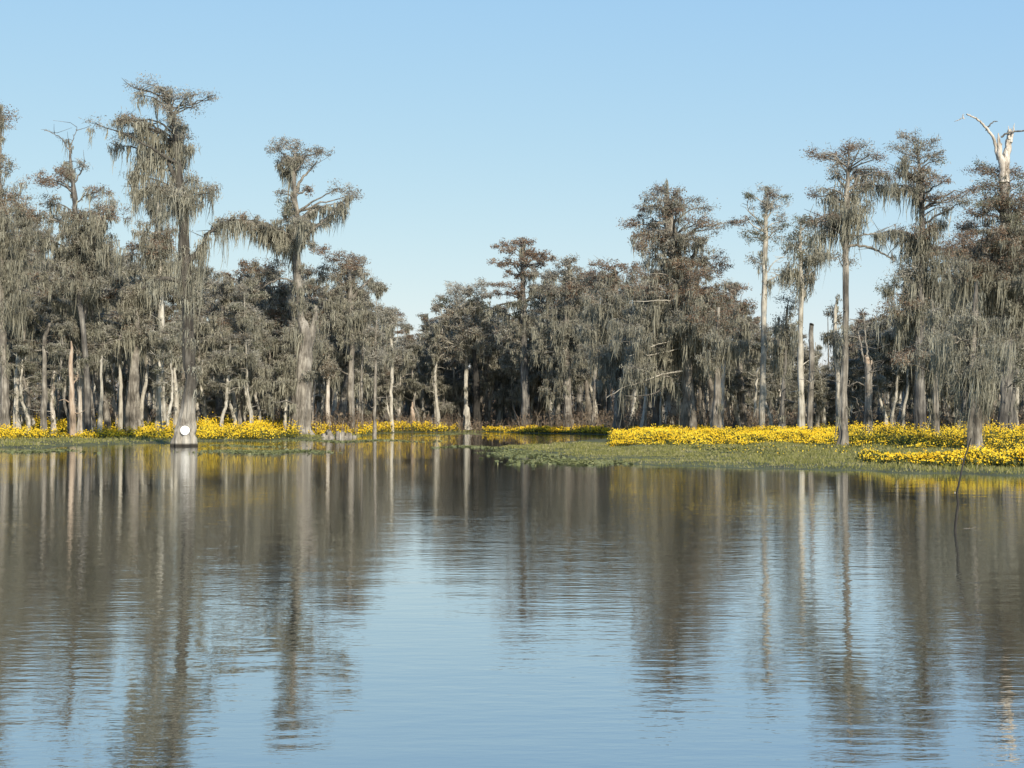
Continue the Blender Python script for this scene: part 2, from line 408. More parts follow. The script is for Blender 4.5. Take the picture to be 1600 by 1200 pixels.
DISC, disc_base = hero('tallest moss-draped cypress, standing in the water with the white disc on its foot', 94,
     [(287, 699, 36), (289, 685, 31), (292, 665, 26), (295, 640, 22), (298, 600, 18), (295, 545, 18), (292, 500, 17), (290, 440, 17), (288, 380, 17), (285, 325, 17), (280, 285, 11), (276, 240, 9), (272, 200, 6), (266, 168, 4), (262, 150, 2.5)],
     [(212, 138, 12, 8, 'g', 0), (232, 133, 16, 9, 'g', 0), (252, 141, 16, 9, 'g', 1), (270, 152, 14, 9, 'g', 0), (292, 156, 14, 8, 'g', 0), (314, 156, 14, 7, 'g', 1), (325, 152, 8, 5, 'g', 0), (222, 152, 10, 6, 'g', 1), (300, 166, 16, 6, 'g', 0),
      (166, 204, 13, 11, 'g', 1), (184, 190, 14, 9, 'g', 1), (203, 186, 14, 9, 'r', 1), (216, 194, 10, 10, 'g', 3), (192, 205, 14, 8, 'g', 2), (172, 218, 7, 7, 'g', 2), (228, 200, 8, 8, 'm', 3),
      (296, 215, 12, 7, 'g', 0), (222, 222, 9, 10, 'm', 3), (222, 252, 9, 8, 'm', 3), (266, 226, 12, 10, 'g', 2), (211, 274, 8, 8, 'm', 3), (302, 280, 14, 12, 'g', 2), (318, 292, 18, 10, 'r', 2), (332, 300, 12, 9, 'g', 1), (290, 300, 16, 10, 'm', 3), (304, 316, 14, 8, 'm', 3),
      (206, 296, 10, 8, 'm', 2), (246, 292, 14, 6, 'g', 3), (262, 300, 12, 8, 'g', 2), (300, 430, 14, 20, 'm', 3), (286, 405, 12, 20, 'm', 3), (296, 468, 10, 10, 'm', 3), (300, 535, 7, 9, 'm', 3), (301, 575, 6, 7, 'm', 2)],
     bark='flood_shade', fat=1.02, arms=[([(276, 222), (258, 208), (240, 198), (226, 196), (205, 190), (180, 192)], 5, 1.5, 1), ([(267, 170), (280, 166), (296, 163), (325, 154)], 4, 1.2, 0), ([(265, 162), (248, 148), (225, 140), (208, 136)], 4, 1.2, 0),
           ([(281, 300), (262, 250), (240, 246), (218, 268), (206, 290)], 8, 3, 3), ([(284, 315), (262, 298), (235, 296), (212, 300)], 5, 2, 3),
           ([(292, 412), (308, 396), (318, 382), (326, 366), (345, 352), (372, 344)], 11, 3, 3), ([(291, 445), (268, 436), (245, 438), (224, 452)], 9, 4, 2), ([(294, 520), (286, 515), (280, 525)], 8, 3, 3)], seed=3, mt=.45, fl=.2, flare=.12, twin=.35)
hero('straight pale cream trunk close left of the disc tree, tallest of the pale ones', 128,
     [(249, 668, 13), (249, 640, 11), (251, 560, 10), (252, 500, 10), (250, 430, 8), (247, 340, 6), (246, 290, 4)],
     [(244, 295, 8, 12, 'b', 1), (238, 320, 14, 12, 'g', 3), (256, 330, 10, 14, 'm', 3), (232, 360, 20, 16, 'g', 3), (262, 370, 16, 16, 'r', 3), (240, 400, 22, 18, 'm', 3), (215, 385, 20, 16, 'r', 2), (268, 420, 14, 18, 'm', 3), (228, 440, 20, 16, 'm', 3)], bark='pale', seed=4, stub=3)
hero('big flat-topped cypress with thick swollen base, one long arm reaching towards the channel', 140,
     [(468, 672, 37), (469, 655, 33), (473, 600, 26), (477, 550, 22), (476, 515, 18), (470, 495, 11), (466, 450, 11), (464, 400, 12), (463, 345, 8), (461, 300, 7), (460, 262, 5), (460, 240, 3)],
     [(430, 234, 13, 9, 'g', 0), (448, 228, 15, 9, 'g', 0), (468, 230, 16, 10, 'g', 0), (488, 240, 15, 9, 'g', 0), (508, 243, 12, 8, 'g', 0), (440, 250, 15, 10, 'g', 2), (456, 256, 12, 8, 'g', 2), (474, 252, 14, 8, 'g', 0), (446, 268, 8, 6, 'm', 3), (480, 298, 6, 5, 'r', 0), (443, 315, 9, 10, 'n', 1), (450, 336, 11, 10, 'g', 2), (445, 352, 14, 10, 'm', 3), (462, 368, 12, 10, 'm', 2), (485, 350, 10, 6, 'g', 2),
      (535, 303, 10, 9, 'g', 0), (550, 300, 13, 10, 'g', 0), (543, 316, 11, 8, 'g', 2), (530, 322, 8, 6, 'm', 3), (505, 345, 8, 6, 'g', 2), (480, 382, 16, 8, 'g', 1), (448, 378, 14, 8, 'm', 3),
      (430, 362, 13, 8, 'g', 3), (405, 350, 16, 8, 'g', 3), (380, 346, 16, 8, 'r', 3), (358, 350, 14, 8, 'g', 3), (410, 365, 14, 6, 'm', 3), (425, 378, 14, 6, 'm', 3), (456, 520, 12, 12, 'm', 3), (448, 555, 14, 14, 'm', 3), (462, 590, 12, 12, 'm', 3), (440, 600, 14, 14, 'm', 3), (430, 630, 10, 10, 'm', 2), (490, 545, 10, 12, 'm', 3), (486, 590, 10, 12, 'm', 2), (470, 470, 10, 12, 'm', 3), (464, 425, 9, 12, 'm', 2)],
     arms=[([(463, 300), (468, 285), (480, 270), (495, 252)], 6, 2, 0), ([(464, 378), (488, 358), (515, 338), (535, 318)], 7, 3, 1), ([(464, 360), (480, 338), (493, 328), (494, 322)], 8, 4, 1), ([(463, 385), (440, 368), (405, 352), (370, 347), (345, 354)], 7, 3, 3), ([(461, 440), (438, 435), (420, 442), (407, 450)], 4, 1.5, 0), ([(462, 300), (472, 302), (482, 292)], 4, 2, 0), ([(477, 560), (488, 520), (492, 497), (493, 478)], 16, 6, 1)],
     seed=5, mt=.8, fl=.2, flare=.1, twin=.25)
hero('rust-brown crowned cypress filling the gap between the disc tree and the flat-topped cypress', 150,
     [(402, 668, 13), (402, 560, 11), (404, 480, 8), (405, 420, 4)],
     [(380, 430, 16, 10, 'r', 1), (405, 422, 20, 10, 'r', 1), (430, 418, 16, 10, 'r', 1), (372, 450, 24, 12, 'r', 2), (410, 448, 24, 14, 'r', 2), (440, 445, 18, 14, 'g', 2), (345, 455, 22, 12, 'g', 2), (385, 480, 30, 18, 'm', 3), (425, 480, 26, 18, 'm', 3), (350, 490, 24, 18, 'm', 3), (400, 520, 36, 20, 'm', 3), (440, 530, 24, 20, 'm', 3), (360, 535, 26, 20, 'm', 3)], seed=6)
hero('brown and grey crowned cypress leaning over the channel right of the flat-topped cypress', 150,
     [(550, 666, 10), (548, 600, 9), (550, 540, 8), (548, 480, 8), (546, 430, 6), (548, 405, 3)],
     [(505, 393, 16, 8, 'r', 0), (522, 402, 14, 8, 'r', 0), (545, 402, 14, 8, 'r', 0), (566, 412, 13, 10, 'g', 0), (535, 420, 18, 10, 'r', 1), (560, 432, 14, 12, 'g', 1), (510, 428, 18, 12, 'g', 1), (548, 450, 20, 12, 'g', 2), (570, 460, 14, 12, 'g', 2), (520, 458, 20, 14, 'g', 2), (500, 480, 16, 14, 'r', 2), (550, 488, 24, 16, 'm', 3), (520, 500, 24, 16, 'm', 2), (578, 490, 12, 14, 'g', 2), (560, 520, 18, 14, 'm', 2)],
     arms=[([(549, 470), (562, 450), (578, 432)], 7, 3, 1), ([(548, 500), (530, 478), (505, 468)], 4, 1.5, 1), ([(549, 455), (530, 440), (512, 432)], 4, 1.5, 0)], seed=7, bark='bark', stub=4)
# slim pale trunks among the flowers of the left bank
slims = [
 ('short pale trunk with a snapped top, nearest the left edge among the yellow flowers', 125, [(27, 664, 12), (26, 600, 8), (26, 560, 6), (27, 545, 3)], 'pale', 2),
 ('slim grey trunk with one raised white stub limb, right of the short snapped trunk', 122, [(68, 667, 9), (69, 620, 8), (69, 560, 6), (68, 530, 4)], 'bark', 2),
 ('orange-topped splintered snag on a dark base in the left flower bank', 120, [(114, 672, 10), (114, 640, 9), (113, 608, 8), (111, 570, 7), (112, 533, 2)], 'orange', 2),
 ('brightest white pointed dead trunk behind the orange-topped snag', 126, [(128, 662, 11), (127, 610, 9), (127, 550, 7), (129, 502, 2)], 'white', 1),
 ('thin white dead stem leaning over a paler stub, midway to the disc tree', 124, [(154, 664, 8), (157, 620, 5), (159, 570, 4), (160, 556, 2)], 'pale', 1),
 ('slender grey pole with a straight stem, left of the broadest pale trunk', 130, [(188, 660, 7), (189, 610, 6), (189, 570, 5), (189, 545, 3)], 'pale', 1),
 ('broadest smooth grey-brown trunk of the left bank with its top hidden in moss', 128, [(208, 668, 26), (208, 640, 20), (211, 600, 16), (213, 540, 12), (214, 480, 6)], 'bark', 2),
 ('short weathered pale trunk hard behind the disc tree on its left', 132, [(275, 655, 8), (275, 620, 7), (273, 575, 4)], 'pale', 2),
 ('forked grey trunk in the middle of the left wall of forest', 140, [(97, 660, 8), (100, 600, 7), (101, 550, 5), (100, 500, 3)], 'bark', 3),
 ('thin pale stem leaning close by the flat-topped cypress', 150, [(514, 664, 7), (512, 620, 6), (513, 565, 4), (512, 540, 2)], 'white', 2),
 ('tall pale pole rising from the waterline nearest the channel', 148, [(585, 674, 5.5), (586, 610, 4.5), (587, 540, 3.5), (588, 500, 2)], 'bark', 6),
 ('pale twisting trunk with a dead fork at its foot beside the channel', 172, [(613, 667, 6), (611, 620, 5), (613, 570, 5), (610, 520, 3.5), (612, 500, 2)], 'pale', 6),
 ('thin straight grey pole just behind the tall pole by the channel', 156, [(566, 664, 5), (565, 600, 4), (567, 540, 3), (566, 500, 2)], 'bark', 5),
 ('split orange-wood snag across the inlet on the far bank', 182, [(645, 664, 7), (645.5, 650, 6), (644.5, 638, 4), (644, 628, 1.5)], 'orange', 1),
 ('low pale broken trunk beside the dark stem on the far bank', 186, [(731, 667, 9), (730, 645, 8), (729, 632, 4)], 'pale', 0),
 ('thick trunk with its shade painted near-black, on the far bank at the end of the channel', 187, [(746, 667, 15), (745, 640, 11), (744, 600, 9), (741, 540, 6), (740, 490, 4)], 'black', 3),  # near-black colour stands in for the shade on this trunk
]
for i, (lb, D, tr, bk, st) in enumerate(slims):
    ar = []
    bl = []
    r_ = np.random.default_rng(300 + i)
    topx, topy = tr[-1][0], tr[-1][1]
    if i == 1: ar = [([(69, 540), (72, 522), (77, 505)], 7, 5, 0)]
    if i == 11: ar = [([(612, 658), (606, 640), (604, 628)], 5, 2, 0)]
    if i == 2: ar = [([(113, 600), (119, 592), (121, 585)], 3, 1, 0)]
    if i in (6, 8): bl = rimb(r_, topx - 18, topx + 18, topy - 25, topy + 50, 9, 14, 12, 'gm', [2, 3])
    if i in (9, 10, 11, 12): bl = rimb(r_, topx - 14, topx + 14, topy - 12, topy + 60, 7, 9, 9, 'bgg', [0, 1, 2])
    if i == 15: bl = [(738, 470, 10, 8, 'n', 1), (728, 485, 12, 8, 'g', 1), (752, 480, 12, 8, 'n', 1), (735, 460, 6, 6, 'b', 0), (745, 520, 14, 12, 'g', 2), (725, 530, 14, 12, 'm', 2)]
    dead = i in (0, 2, 3, 4, 7, 13, 14)
    hero(lb, D, tr, bl, bark=bk, arms=ar, seed=400 + i, name='dead_tree' if dead else 'swamp_tree', cat='dead tree' if dead else 'tree', stub=st, flare=.25)

# ---- far bank in the middle
hero('tiered rust-brown cypress standing above the middle of the far bank', 177,
     [(822, 668, 14), (820, 600, 12), (818, 500, 10), (817, 440, 7), (816, 400, 4), (817, 376, 2)],
     [(787, 384, 12, 5, 'r', 0), (805, 380, 14, 6, 'r', 0), (823, 377, 12, 5, 'r', 0), (795, 393, 14, 5, 'r', 0), (820, 392, 16, 7, 'r', 0), (843, 398, 14, 6, 'r', 0), (858, 400, 8, 4, 'r', 0), (775, 413, 12, 4, 'r', 0), (797, 410, 14, 5, 'r', 0), (825, 412, 16, 6, 'r', 0), (845, 410, 10, 5, 'r', 0), (800, 428, 12, 5, 'r', 0), (820, 432, 14, 6, 'r', 0), (785, 446, 12, 3, 'r', 0), (808, 448, 13, 5, 'r', 0), (803, 460, 10, 4, 'r', 0), (778, 458, 6, 2, 'r', 0), (835, 430, 12, 8, 'g', 1), (800, 476, 22, 4, 'n', 1), (775, 482, 16, 4, 'n', 1), (812, 490, 10, 6, 'n', 2), (835, 460, 16, 12, 'g', 2), (835, 500, 18, 14, 'm', 2), (800, 520, 22, 16, 'g', 2), (825, 545, 24, 18, 'm', 2)],
     arms=[([(818, 480), (800, 473), (775, 478), (762, 486)], 4, 2, 1)], bark='dark', seed=20, twin=.3)
hero('pale twiggy tree with a scruffy half-bare top, left of the tiered rust cypress', 188,
     [(727, 667, 7), (728, 600, 6), (729, 540, 5), (722, 505, 5), (712, 480, 3)],
     [(692, 473, 13, 7, 'n', 0), (682, 482, 10, 6, 'g', 0), (712, 462, 16, 12, 'b', 0), (735, 455, 16, 12, 'b', 0), (755, 445, 12, 10, 'b', 0), (700, 490, 20, 12, 'g', 0), (725, 485, 20, 12, 'b', 0), (745, 480, 16, 12, 'g', 0), (690, 510, 22, 14, 'g', 1), (735, 510, 24, 14, 'g', 1), (765, 500, 16, 12, 'g', 1), (715, 540, 28, 18, 'g', 1), (760, 535, 24, 16, 'g', 2), (680, 540, 20, 16, 'g', 1)],
     arms=[([(729, 545), (718, 515), (710, 498)], 4, 2, 0), ([(729, 548), (737, 530), (742, 512)], 4, 1.5, 0)], bark='pale', seed=21, stub=3)
hero('grey-topped cypress hung with moss directly right of the tiered rust cypress', 172,
     [(888, 668, 14), (886, 600, 11), (884, 500, 9), (886, 440, 6), (890, 408, 2)],
     [(893, 408, 10, 6, 'g', 0), (878, 415, 10, 8, 'g', 0), (900, 420, 8, 6, 'g', 0), (868, 430, 14, 10, 'g', 0), (890, 432, 16, 10, 'g', 1), (855, 450, 18, 12, 'g', 1), (885, 455, 20, 12, 'g', 1), (910, 450, 14, 10, 'r', 1), (870, 478, 24, 14, 'm', 2), (900, 480, 22, 14, 'm', 2), (860, 510, 26, 18, 'm', 3), (900, 515, 26, 18, 'm', 3), (850, 550, 22, 18, 'm', 3), (890, 560, 30, 20, 'm', 3), (870, 600, 26, 16, 'm', 3)],
     arms=[([(885, 560), (870, 550), (850, 552)], 3, 1.5, 0), ([(885, 548), (868, 543), (852, 545)], 3, 1.2, 0)], seed=22)
hero('low-domed rusty cypress nestled against the huge dark-trunked one on its left', 145,
     [(965, 671, 16), (966, 600, 12), (965, 500, 10), (962, 440, 6), (960, 415, 3)],
     [(938, 420, 16, 8, 'r', 0), (960, 416, 16, 6, 'r', 0), (985, 418, 14, 8, 'r', 0), (925, 436, 14, 10, 'r', 1), (950, 440, 20, 12, 'r', 1), (980, 440, 18, 12, 'g', 1), (935, 460, 20, 12, 'g', 2), (970, 462, 22, 12, 'r', 2), (995, 455, 14, 12, 'r', 1), (945, 485, 24, 14, 'm', 3), (985, 488, 22, 14, 'm', 3), (925, 510, 20, 16, 'm', 3), (960, 520, 26, 18, 'm', 3), (940, 550, 24, 18, 'm', 3), (985, 545, 24, 18, 'm', 3), (960, 590, 28, 18, 'm', 3)],
     arms=[([(965, 425), (945, 415), (920, 414)], 3, 1.5, 0)], seed=23)

# ---- right of the channel
hero('huge broad dark-trunked cypress with a spike top and pale bare side limbs, middle right', 126,
     [(1076, 680, 27), (1076, 660, 22), (1073, 600, 19), (1071, 520, 17), (1070, 470, 14), (1066, 430, 13), (1055, 400, 17), (1049, 370, 18), (1045, 335, 13), (1043, 305, 6), (1043, 282, 1.2)],
     [(1035, 298, 14, 8, 'r', 0), (1052, 305, 12, 10, 'r', 1), (1018, 305, 12, 8, 'g', 0), (1008, 318, 9, 10, 'r', 1), (1000, 335, 8, 8, 'r', 1), (985, 349, 11, 4, 'r', 0), (1030, 322, 18, 10, 'g', 1), (1048, 335, 18, 12, 'r', 1), (1070, 325, 10, 8, 'g', 0), (1086, 312, 10, 5, 'g', 0), (1098, 328, 10, 10, 'g', 0), (1108, 345, 14, 8, 'g', 0), (1128, 352, 12, 8, 'g', 0), (1146, 344, 8, 4, 'r', 0), (1090, 348, 18, 8, 'r', 0), (1018, 350, 20, 8, 'r', 1), (1005, 370, 16, 10, 'r', 1), (995, 392, 10, 8, 'r', 1), (1030, 372, 20, 12, 'r', 2), (1075, 375, 18, 14, 'g', 1), (1022, 400, 20, 12, 'g', 2), (1096, 395, 18, 10, 'g', 1), (1118, 402, 16, 10, 'r', 1), (1100, 420, 22, 12, 'r', 1), (1125, 420, 16, 10, 'r', 0), (1045, 420, 26, 12, 'r', 2), (1005, 428, 22, 9, 'r', 1), (1040, 448, 28, 12, 'r', 2), (1000, 455, 26, 10, 'r', 2), (1090, 445, 26, 12, 'r', 2), (1130, 450, 18, 10, 'r', 1), (1110, 470, 24, 12, 'r', 2), (1140, 480, 14, 12, 'r', 2),
      (1010, 480, 28, 12, 'm', 3), (1045, 480, 24, 14, 'm', 3), (990, 505, 26, 14, 'm', 3), (1030, 510, 26, 14, 'm', 3), (1095, 495, 22, 14, 'm', 3), (1125, 505, 18, 14, 'm', 3), (1000, 535, 28, 16, 'm', 3), (1040, 545, 18, 16, 'm', 3), (1100, 530, 20, 16, 'm', 3), (1020, 575, 26, 16, 'm', 3), (985, 575, 22, 16, 'm', 3), (1100, 565, 18, 16, 'm', 2)],
     bark='bark', arms=[([(1070, 470), (1078, 420), (1085, 395), (1096, 372)], 8, 4, 1), ([(1056, 402), (1060, 380), (1058, 368), (1040, 366)], 3, 1.5, 0), ([(1070, 485), (1050, 462), (1030, 452), (1012, 448)], 5, 2, 0), ([(1070, 488), (1080, 470), (1100, 462), (1122, 458)], 4, 2, 0)], seed=30, fl=.22, flare=.1, twin=.4, mt=.9, fat=1.42, extra=rimb(rb, 1000, 1085, 310, 420, 9, 15, 8, 'rgr', [0, 1, 1]) + rimb(rb, 960, 1130, 440, 560, 10, 20, 11, 'mgr', [2, 3, 3]))
hero('thin straight tall tree with a mottled bright trunk and sparse grey-green top', 124,
     [(1190, 678, 10), (1192, 600, 9), (1194, 500, 9), (1195, 420, 8), (1196, 370, 8), (1197, 340, 5), (1199, 310, 2), (1199, 292, 1)],
     [(1195, 372, 16, 12, 'n', 0), (1178, 365, 12, 9, 'n', 0), (1168, 372, 8, 7, 'n', 0), (1160, 346, 9, 4, 'r', 0), (1182, 345, 9, 6, 'n', 0), (1212, 365, 9, 9, 'g', 0), (1178, 408, 10, 6, 'g', 0), (1190, 320, 18, 12, 'b', 0), (1208, 318, 18, 12, 'b', 0), (1165, 307, 5, 2, 'n', 0), (1176, 308, 5, 4, 'n', 0), (1225, 308, 9, 3, 'n', 0), (1205, 306, 6, 3, 'r', 0), (1200, 300, 14, 10, 'b', 0), (1222, 345, 9, 8, 'g', 0), (1222, 358, 8, 6, 'n', 0)],
     bark='pale', arms=[([(1195, 365), (1182, 340), (1171, 325), (1170, 312)], 3, 1, 0), ([(1197, 345), (1204, 328), (1208, 316)], 3.5, 1, 0), ([(1195, 430), (1210, 410), (1226, 400)], 2, .8, 0), ([(1196, 442), (1212, 432), (1230, 425)], 3, 1.2, 2), ([(1195, 585), (1186, 575), (1182, 600), (1180, 650)], 3, 5, 0)], seed=31, twin=.1)
hero('dark-crowned tree on a white-mottled trunk, right of the thin straight tall tree', 112,
     [(1253, 683, 11), (1252, 620, 10), (1252, 520, 9), (1252, 440, 7), (1251, 390, 5), (1252, 345, 3)],
     [(1250, 345, 12, 8, 'n', 0), (1262, 352, 12, 8, 'n', 0), (1238, 362, 10, 8, 'n', 0), (1275, 345, 12, 6, 'r', 0), (1252, 370, 16, 10, 'n', 1), (1232, 385, 10, 8, 'n', 1), (1270, 378, 12, 8, 'n', 2), (1245, 400, 14, 8, 'n', 1), (1228, 420, 8, 10, 'm', 3), (1268, 400, 12, 10, 'm', 3), (1284, 395, 10, 10, 'm', 3), (1260, 430, 12, 9, 'g', 1), (1240, 445, 12, 8, 'g', 1)],
     bark='pale', arms=[([(1252, 440), (1240, 428), (1228, 424)], 3, 2, 2), ([(1252, 475), (1264, 440), (1275, 422)], 4, 2, 1)], seed=32, twin=.2, stub=4)
hero('broken-topped grey pole standing close beside the white-mottled trunk', 102,
     [(1266, 690, 10), (1266, 640, 9), (1267, 570, 8), (1268, 512, 7), (1268, 508, 6)], bark='bark', seed=33, stub=2, name='dead_tree', cat='dead tree', twin=0)
hero('slender cypress with flat layered brown tufts at the edge of the green mat', 84,
     [(1316, 702, 18), (1317, 680, 14), (1318, 640, 12), (1321, 560, 10), (1321, 500, 9), (1322, 400, 9), (1324, 330, 9), (1324, 275, 6), (1326, 245, 3)],
     [(1272, 238, 8, 4, 'r', 0), (1288, 242, 10, 5, 'r', 0), (1305, 240, 10, 5, 'r', 0), (1322, 232, 12, 6, 'r', 0), (1332, 228, 8, 5, 'r', 0), (1308, 256, 12, 7, 'g', 0), (1332, 250, 14, 7, 'g', 0), (1352, 246, 10, 6, 'g', 0), (1365, 250, 8, 5, 'r', 0), (1304, 270, 8, 6, 'g', 1), (1345, 262, 10, 6, 'g', 1), (1355, 268, 12, 7, 'r', 1), (1372, 262, 12, 7, 'r', 1), (1386, 272, 12, 8, 'r', 1), (1365, 285, 14, 7, 'r', 1), (1278, 300, 10, 5, 'r', 0), (1292, 295, 10, 5, 'g', 1), (1305, 298, 10, 5, 'g', 1), (1345, 290, 14, 6, 'g', 1), (1345, 305, 14, 7, 'm', 2), (1290, 310, 8, 5, 'm', 2), (1272, 342, 10, 6, 'r', 0), (1290, 338, 12, 6, 'r', 1), (1305, 330, 12, 8, 'g', 1), (1340, 320, 14, 10, 'm', 2), (1356, 320, 12, 10, 'm', 2), (1345, 338, 12, 8, 'm', 3), (1322, 336, 10, 10, 'm', 2), (1310, 400, 8, 5, 'g', 0), (1330, 410, 7, 4, 'g', 0), (1285, 360, 12, 8, 'm', 3), (1300, 345, 10, 6, 'm', 3)],
     bark='bark', arms=[([(1324, 270), (1308, 250), (1290, 243), (1270, 238)], 3.5, 1.2, 0), ([(1324, 305), (1345, 290), (1370, 283), (1395, 286)], 4, 1.5, 1), ([(1323, 320), (1305, 312), (1285, 302)], 3, 1.2, 1), ([(1323, 350), (1300, 340), (1270, 342)], 3.5, 1.5, 2), ([(1322, 385), (1345, 384), (1372, 392), (1396, 408)], 5, 2.5, 0), ([(1323, 368), (1340, 367), (1375, 366)], 3, 2, 2)], seed=34, twin=.3, flare=.1, stub=2)
hero('cypress with three tiers of tufts over a shaggy moss skirt, right of the slender one', 106,
     [(1437, 692, 18), (1437, 640, 16), (1437, 560, 15), (1439, 480, 12), (1440, 400, 10), (1441, 345, 9), (1440, 310, 8), (1438, 280, 6), (1435, 250, 3), (1430, 222, 2)],
     [(1411, 212, 9, 6, 'g', 0), (1430, 216, 8, 7, 'g', 0), (1398, 236, 12, 5, 'g', 0), (1415, 232, 12, 8, 'g', 0), (1436, 232, 11, 8, 'g', 0), (1456, 224, 8, 7, 'g', 0), (1450, 243, 11, 6, 'g', 0), (1472, 242, 9, 4, 'g', 0), (1425, 250, 16, 7, 'g', 0), (1466, 252, 8, 4, 'n', 0), (1405, 254, 8, 6, 'm', 2), (1418, 275, 12, 7, 'r', 1), (1436, 278, 14, 9, 'r', 1), (1455, 285, 10, 7, 'r', 0), (1425, 296, 12, 7, 'r', 1), (1442, 298, 13, 6, 'g', 1), (1400, 292, 9, 7, 'm', 3), (1388, 285, 12, 8, 'g', 2), (1462, 275, 8, 4, 'g', 0),
      (1465, 312, 10, 7, 'g', 0), (1482, 312, 11, 7, 'r', 0), (1498, 305, 9, 6, 'r', 0), (1514, 296, 8, 5, 'r', 0), (1490, 324, 10, 4, 'g', 1), (1470, 326, 8, 4, 'g', 1),
      (1390, 364, 12, 4, 'g', 1), (1410, 362, 13, 5, 'r', 2), (1432, 362, 14, 6, 'r', 2), (1450, 368, 14, 8, 'r', 3), (1468, 352, 11, 7, 'g', 3), (1415, 378, 12, 8, 'm', 3), (1440, 385, 20, 10, 'm', 3), (1462, 390, 16, 10, 'r', 2), (1485, 385, 16, 8, 'r', 1), (1420, 410, 24, 12, 'b', 1), (1450, 415, 20, 14, 'm', 3), (1405, 428, 20, 8, 'b', 1), (1400, 445, 22, 9, 'n', 1), (1382, 456, 14, 7, 'n', 1), (1440, 450, 26, 14, 'm', 3), (1470, 445, 22, 14, 'm', 3), (1420, 480, 28, 16, 'm', 3), (1460, 490, 26, 16, 'm', 3), (1405, 475, 24, 12, 'r', 1), (1380, 490, 16, 9, 'r', 1)],
     bark='dark', arms=[([(1440, 310), (1460, 318), (1485, 315), (1512, 300)], 3, 1.2, 0), ([(1440, 380), (1420, 366), (1395, 362), (1372, 366)], 4, 2, 2), ([(1437, 285), (1420, 268), (1405, 258)], 3, 1.5, 1)], seed=35, twin=.35, mt=.8, flare=.15, fat=1.34)
SNAG, snag_base = hero('rust-crowned old cypress at the right edge with a bleached broken fork above its foliage', 112,
     [(1577, 690, 20), (1576, 620, 18), (1572, 500, 17), (1571, 400, 16), (1570, 320, 15), (1569, 275, 13)],
     [(1528, 262, 11, 5, 'r', 0), (1540, 258, 10, 6, 'n', 0), (1548, 272, 12, 7, 'r', 0), (1585, 268, 12, 8, 'r', 0), (1602, 275, 12, 8, 'r', 0), (1545, 290, 14, 8, 'n', 0), (1565, 290, 14, 9, 'r', 0), (1590, 292, 16, 10, 'n', 0), (1612, 300, 14, 12, 'r', 0), (1552, 308, 14, 8, 'n', 1), (1580, 315, 16, 10, 'r', 0), (1530, 318, 12, 6, 'n', 0), (1520, 332, 12, 6, 'r', 0), (1545, 332, 16, 8, 'r', 1), (1600, 330, 18, 12, 'g', 1), (1575, 340, 16, 10, 'g', 1), (1515, 352, 12, 6, 'r', 0), (1535, 352, 18, 8, 'r', 1), (1595, 358, 18, 10, 'g', 2), (1505, 372, 14, 7, 'r', 0), (1540, 372, 20, 9, 'r', 2), (1575, 378, 20, 10, 'g', 2), (1610, 385, 18, 12, 'r', 1), (1500, 395, 18, 9, 'r', 1), (1535, 395, 22, 10, 'r', 1), (1570, 402, 22, 12, 'r', 2), (1600, 415, 20, 12, 'g', 2), (1515, 418, 22, 10, 'r', 2), (1550, 425, 22, 12, 'g', 2), (1590, 445, 24, 14, 'm', 2), (1510, 445, 24, 12, 'm', 3), (1550, 455, 24, 14, 'm', 3), (1590, 485, 26, 16, 'g', 2), (1530, 480, 24, 14, 'm', 3), (1600, 525, 24, 16, 'g', 1), (1560, 510, 24, 16, 'm', 3), (1600, 565, 22, 16, 'n', 1), (1620, 460, 22, 16, 'm', 3)],
     bark='dark', arms=[([(1571, 420), (1545, 398), (1520, 390)], 3, 1.5, 0), ([(1571, 460), (1590, 435), (1608, 425)], 3, 1.5, 0), ([(1571, 380), (1550, 362), (1512, 362)], 3, 1.5, 1)], seed=36, twin=.45, mt=.8, fat=1.45, extra=rimb(rb, 1535, 1612, 285, 400, 16, 15, 9, 'rrn', [0, 0, 1]) + rimb(rb, 1500, 1605, 370, 480, 14, 18, 10, 'rgm', [1, 2, 3]))
hero('rust-brown cypress rising close left of the one with the bleached fork', 124,
     [(1510, 690, 16), (1509, 640, 13), (1507, 540, 11), (1506, 450, 9), (1506, 400, 6), (1505, 366, 3)],
     [(1497, 374, 12, 6, 'r', 0), (1515, 370, 12, 6, 'r', 0), (1483, 386, 14, 7, 'r', 0), (1505, 388, 16, 8, 'r', 1), (1530, 385, 14, 8, 'r', 0), (1470, 402, 16, 8, 'r', 1), (1498, 405, 18, 9, 'r', 1), (1528, 405, 18, 9, 'r', 1), (1548, 400, 12, 7, 'r', 0), (1462, 420, 16, 8, 'r', 1), (1490, 425, 20, 10, 'g', 2), (1525, 425, 20, 10, 'r', 2), (1550, 425, 16, 9, 'g', 1), (1470, 445, 20, 10, 'm', 3), (1505, 448, 22, 12, 'g', 2), (1540, 450, 20, 12, 'm', 3), (1480, 475, 22, 12, 'm', 3), (1520, 478, 24, 12, 'm', 3), (1555, 480, 18, 12, 'm', 2), (1495, 505, 22, 12, 'm', 3)],
     bark='dark', arms=[([(1506, 480), (1490, 462), (1470, 458)], 3, 1.2, 0), ([(1507, 470), (1525, 450), (1545, 446)], 3, 1.2, 0)], seed=47)
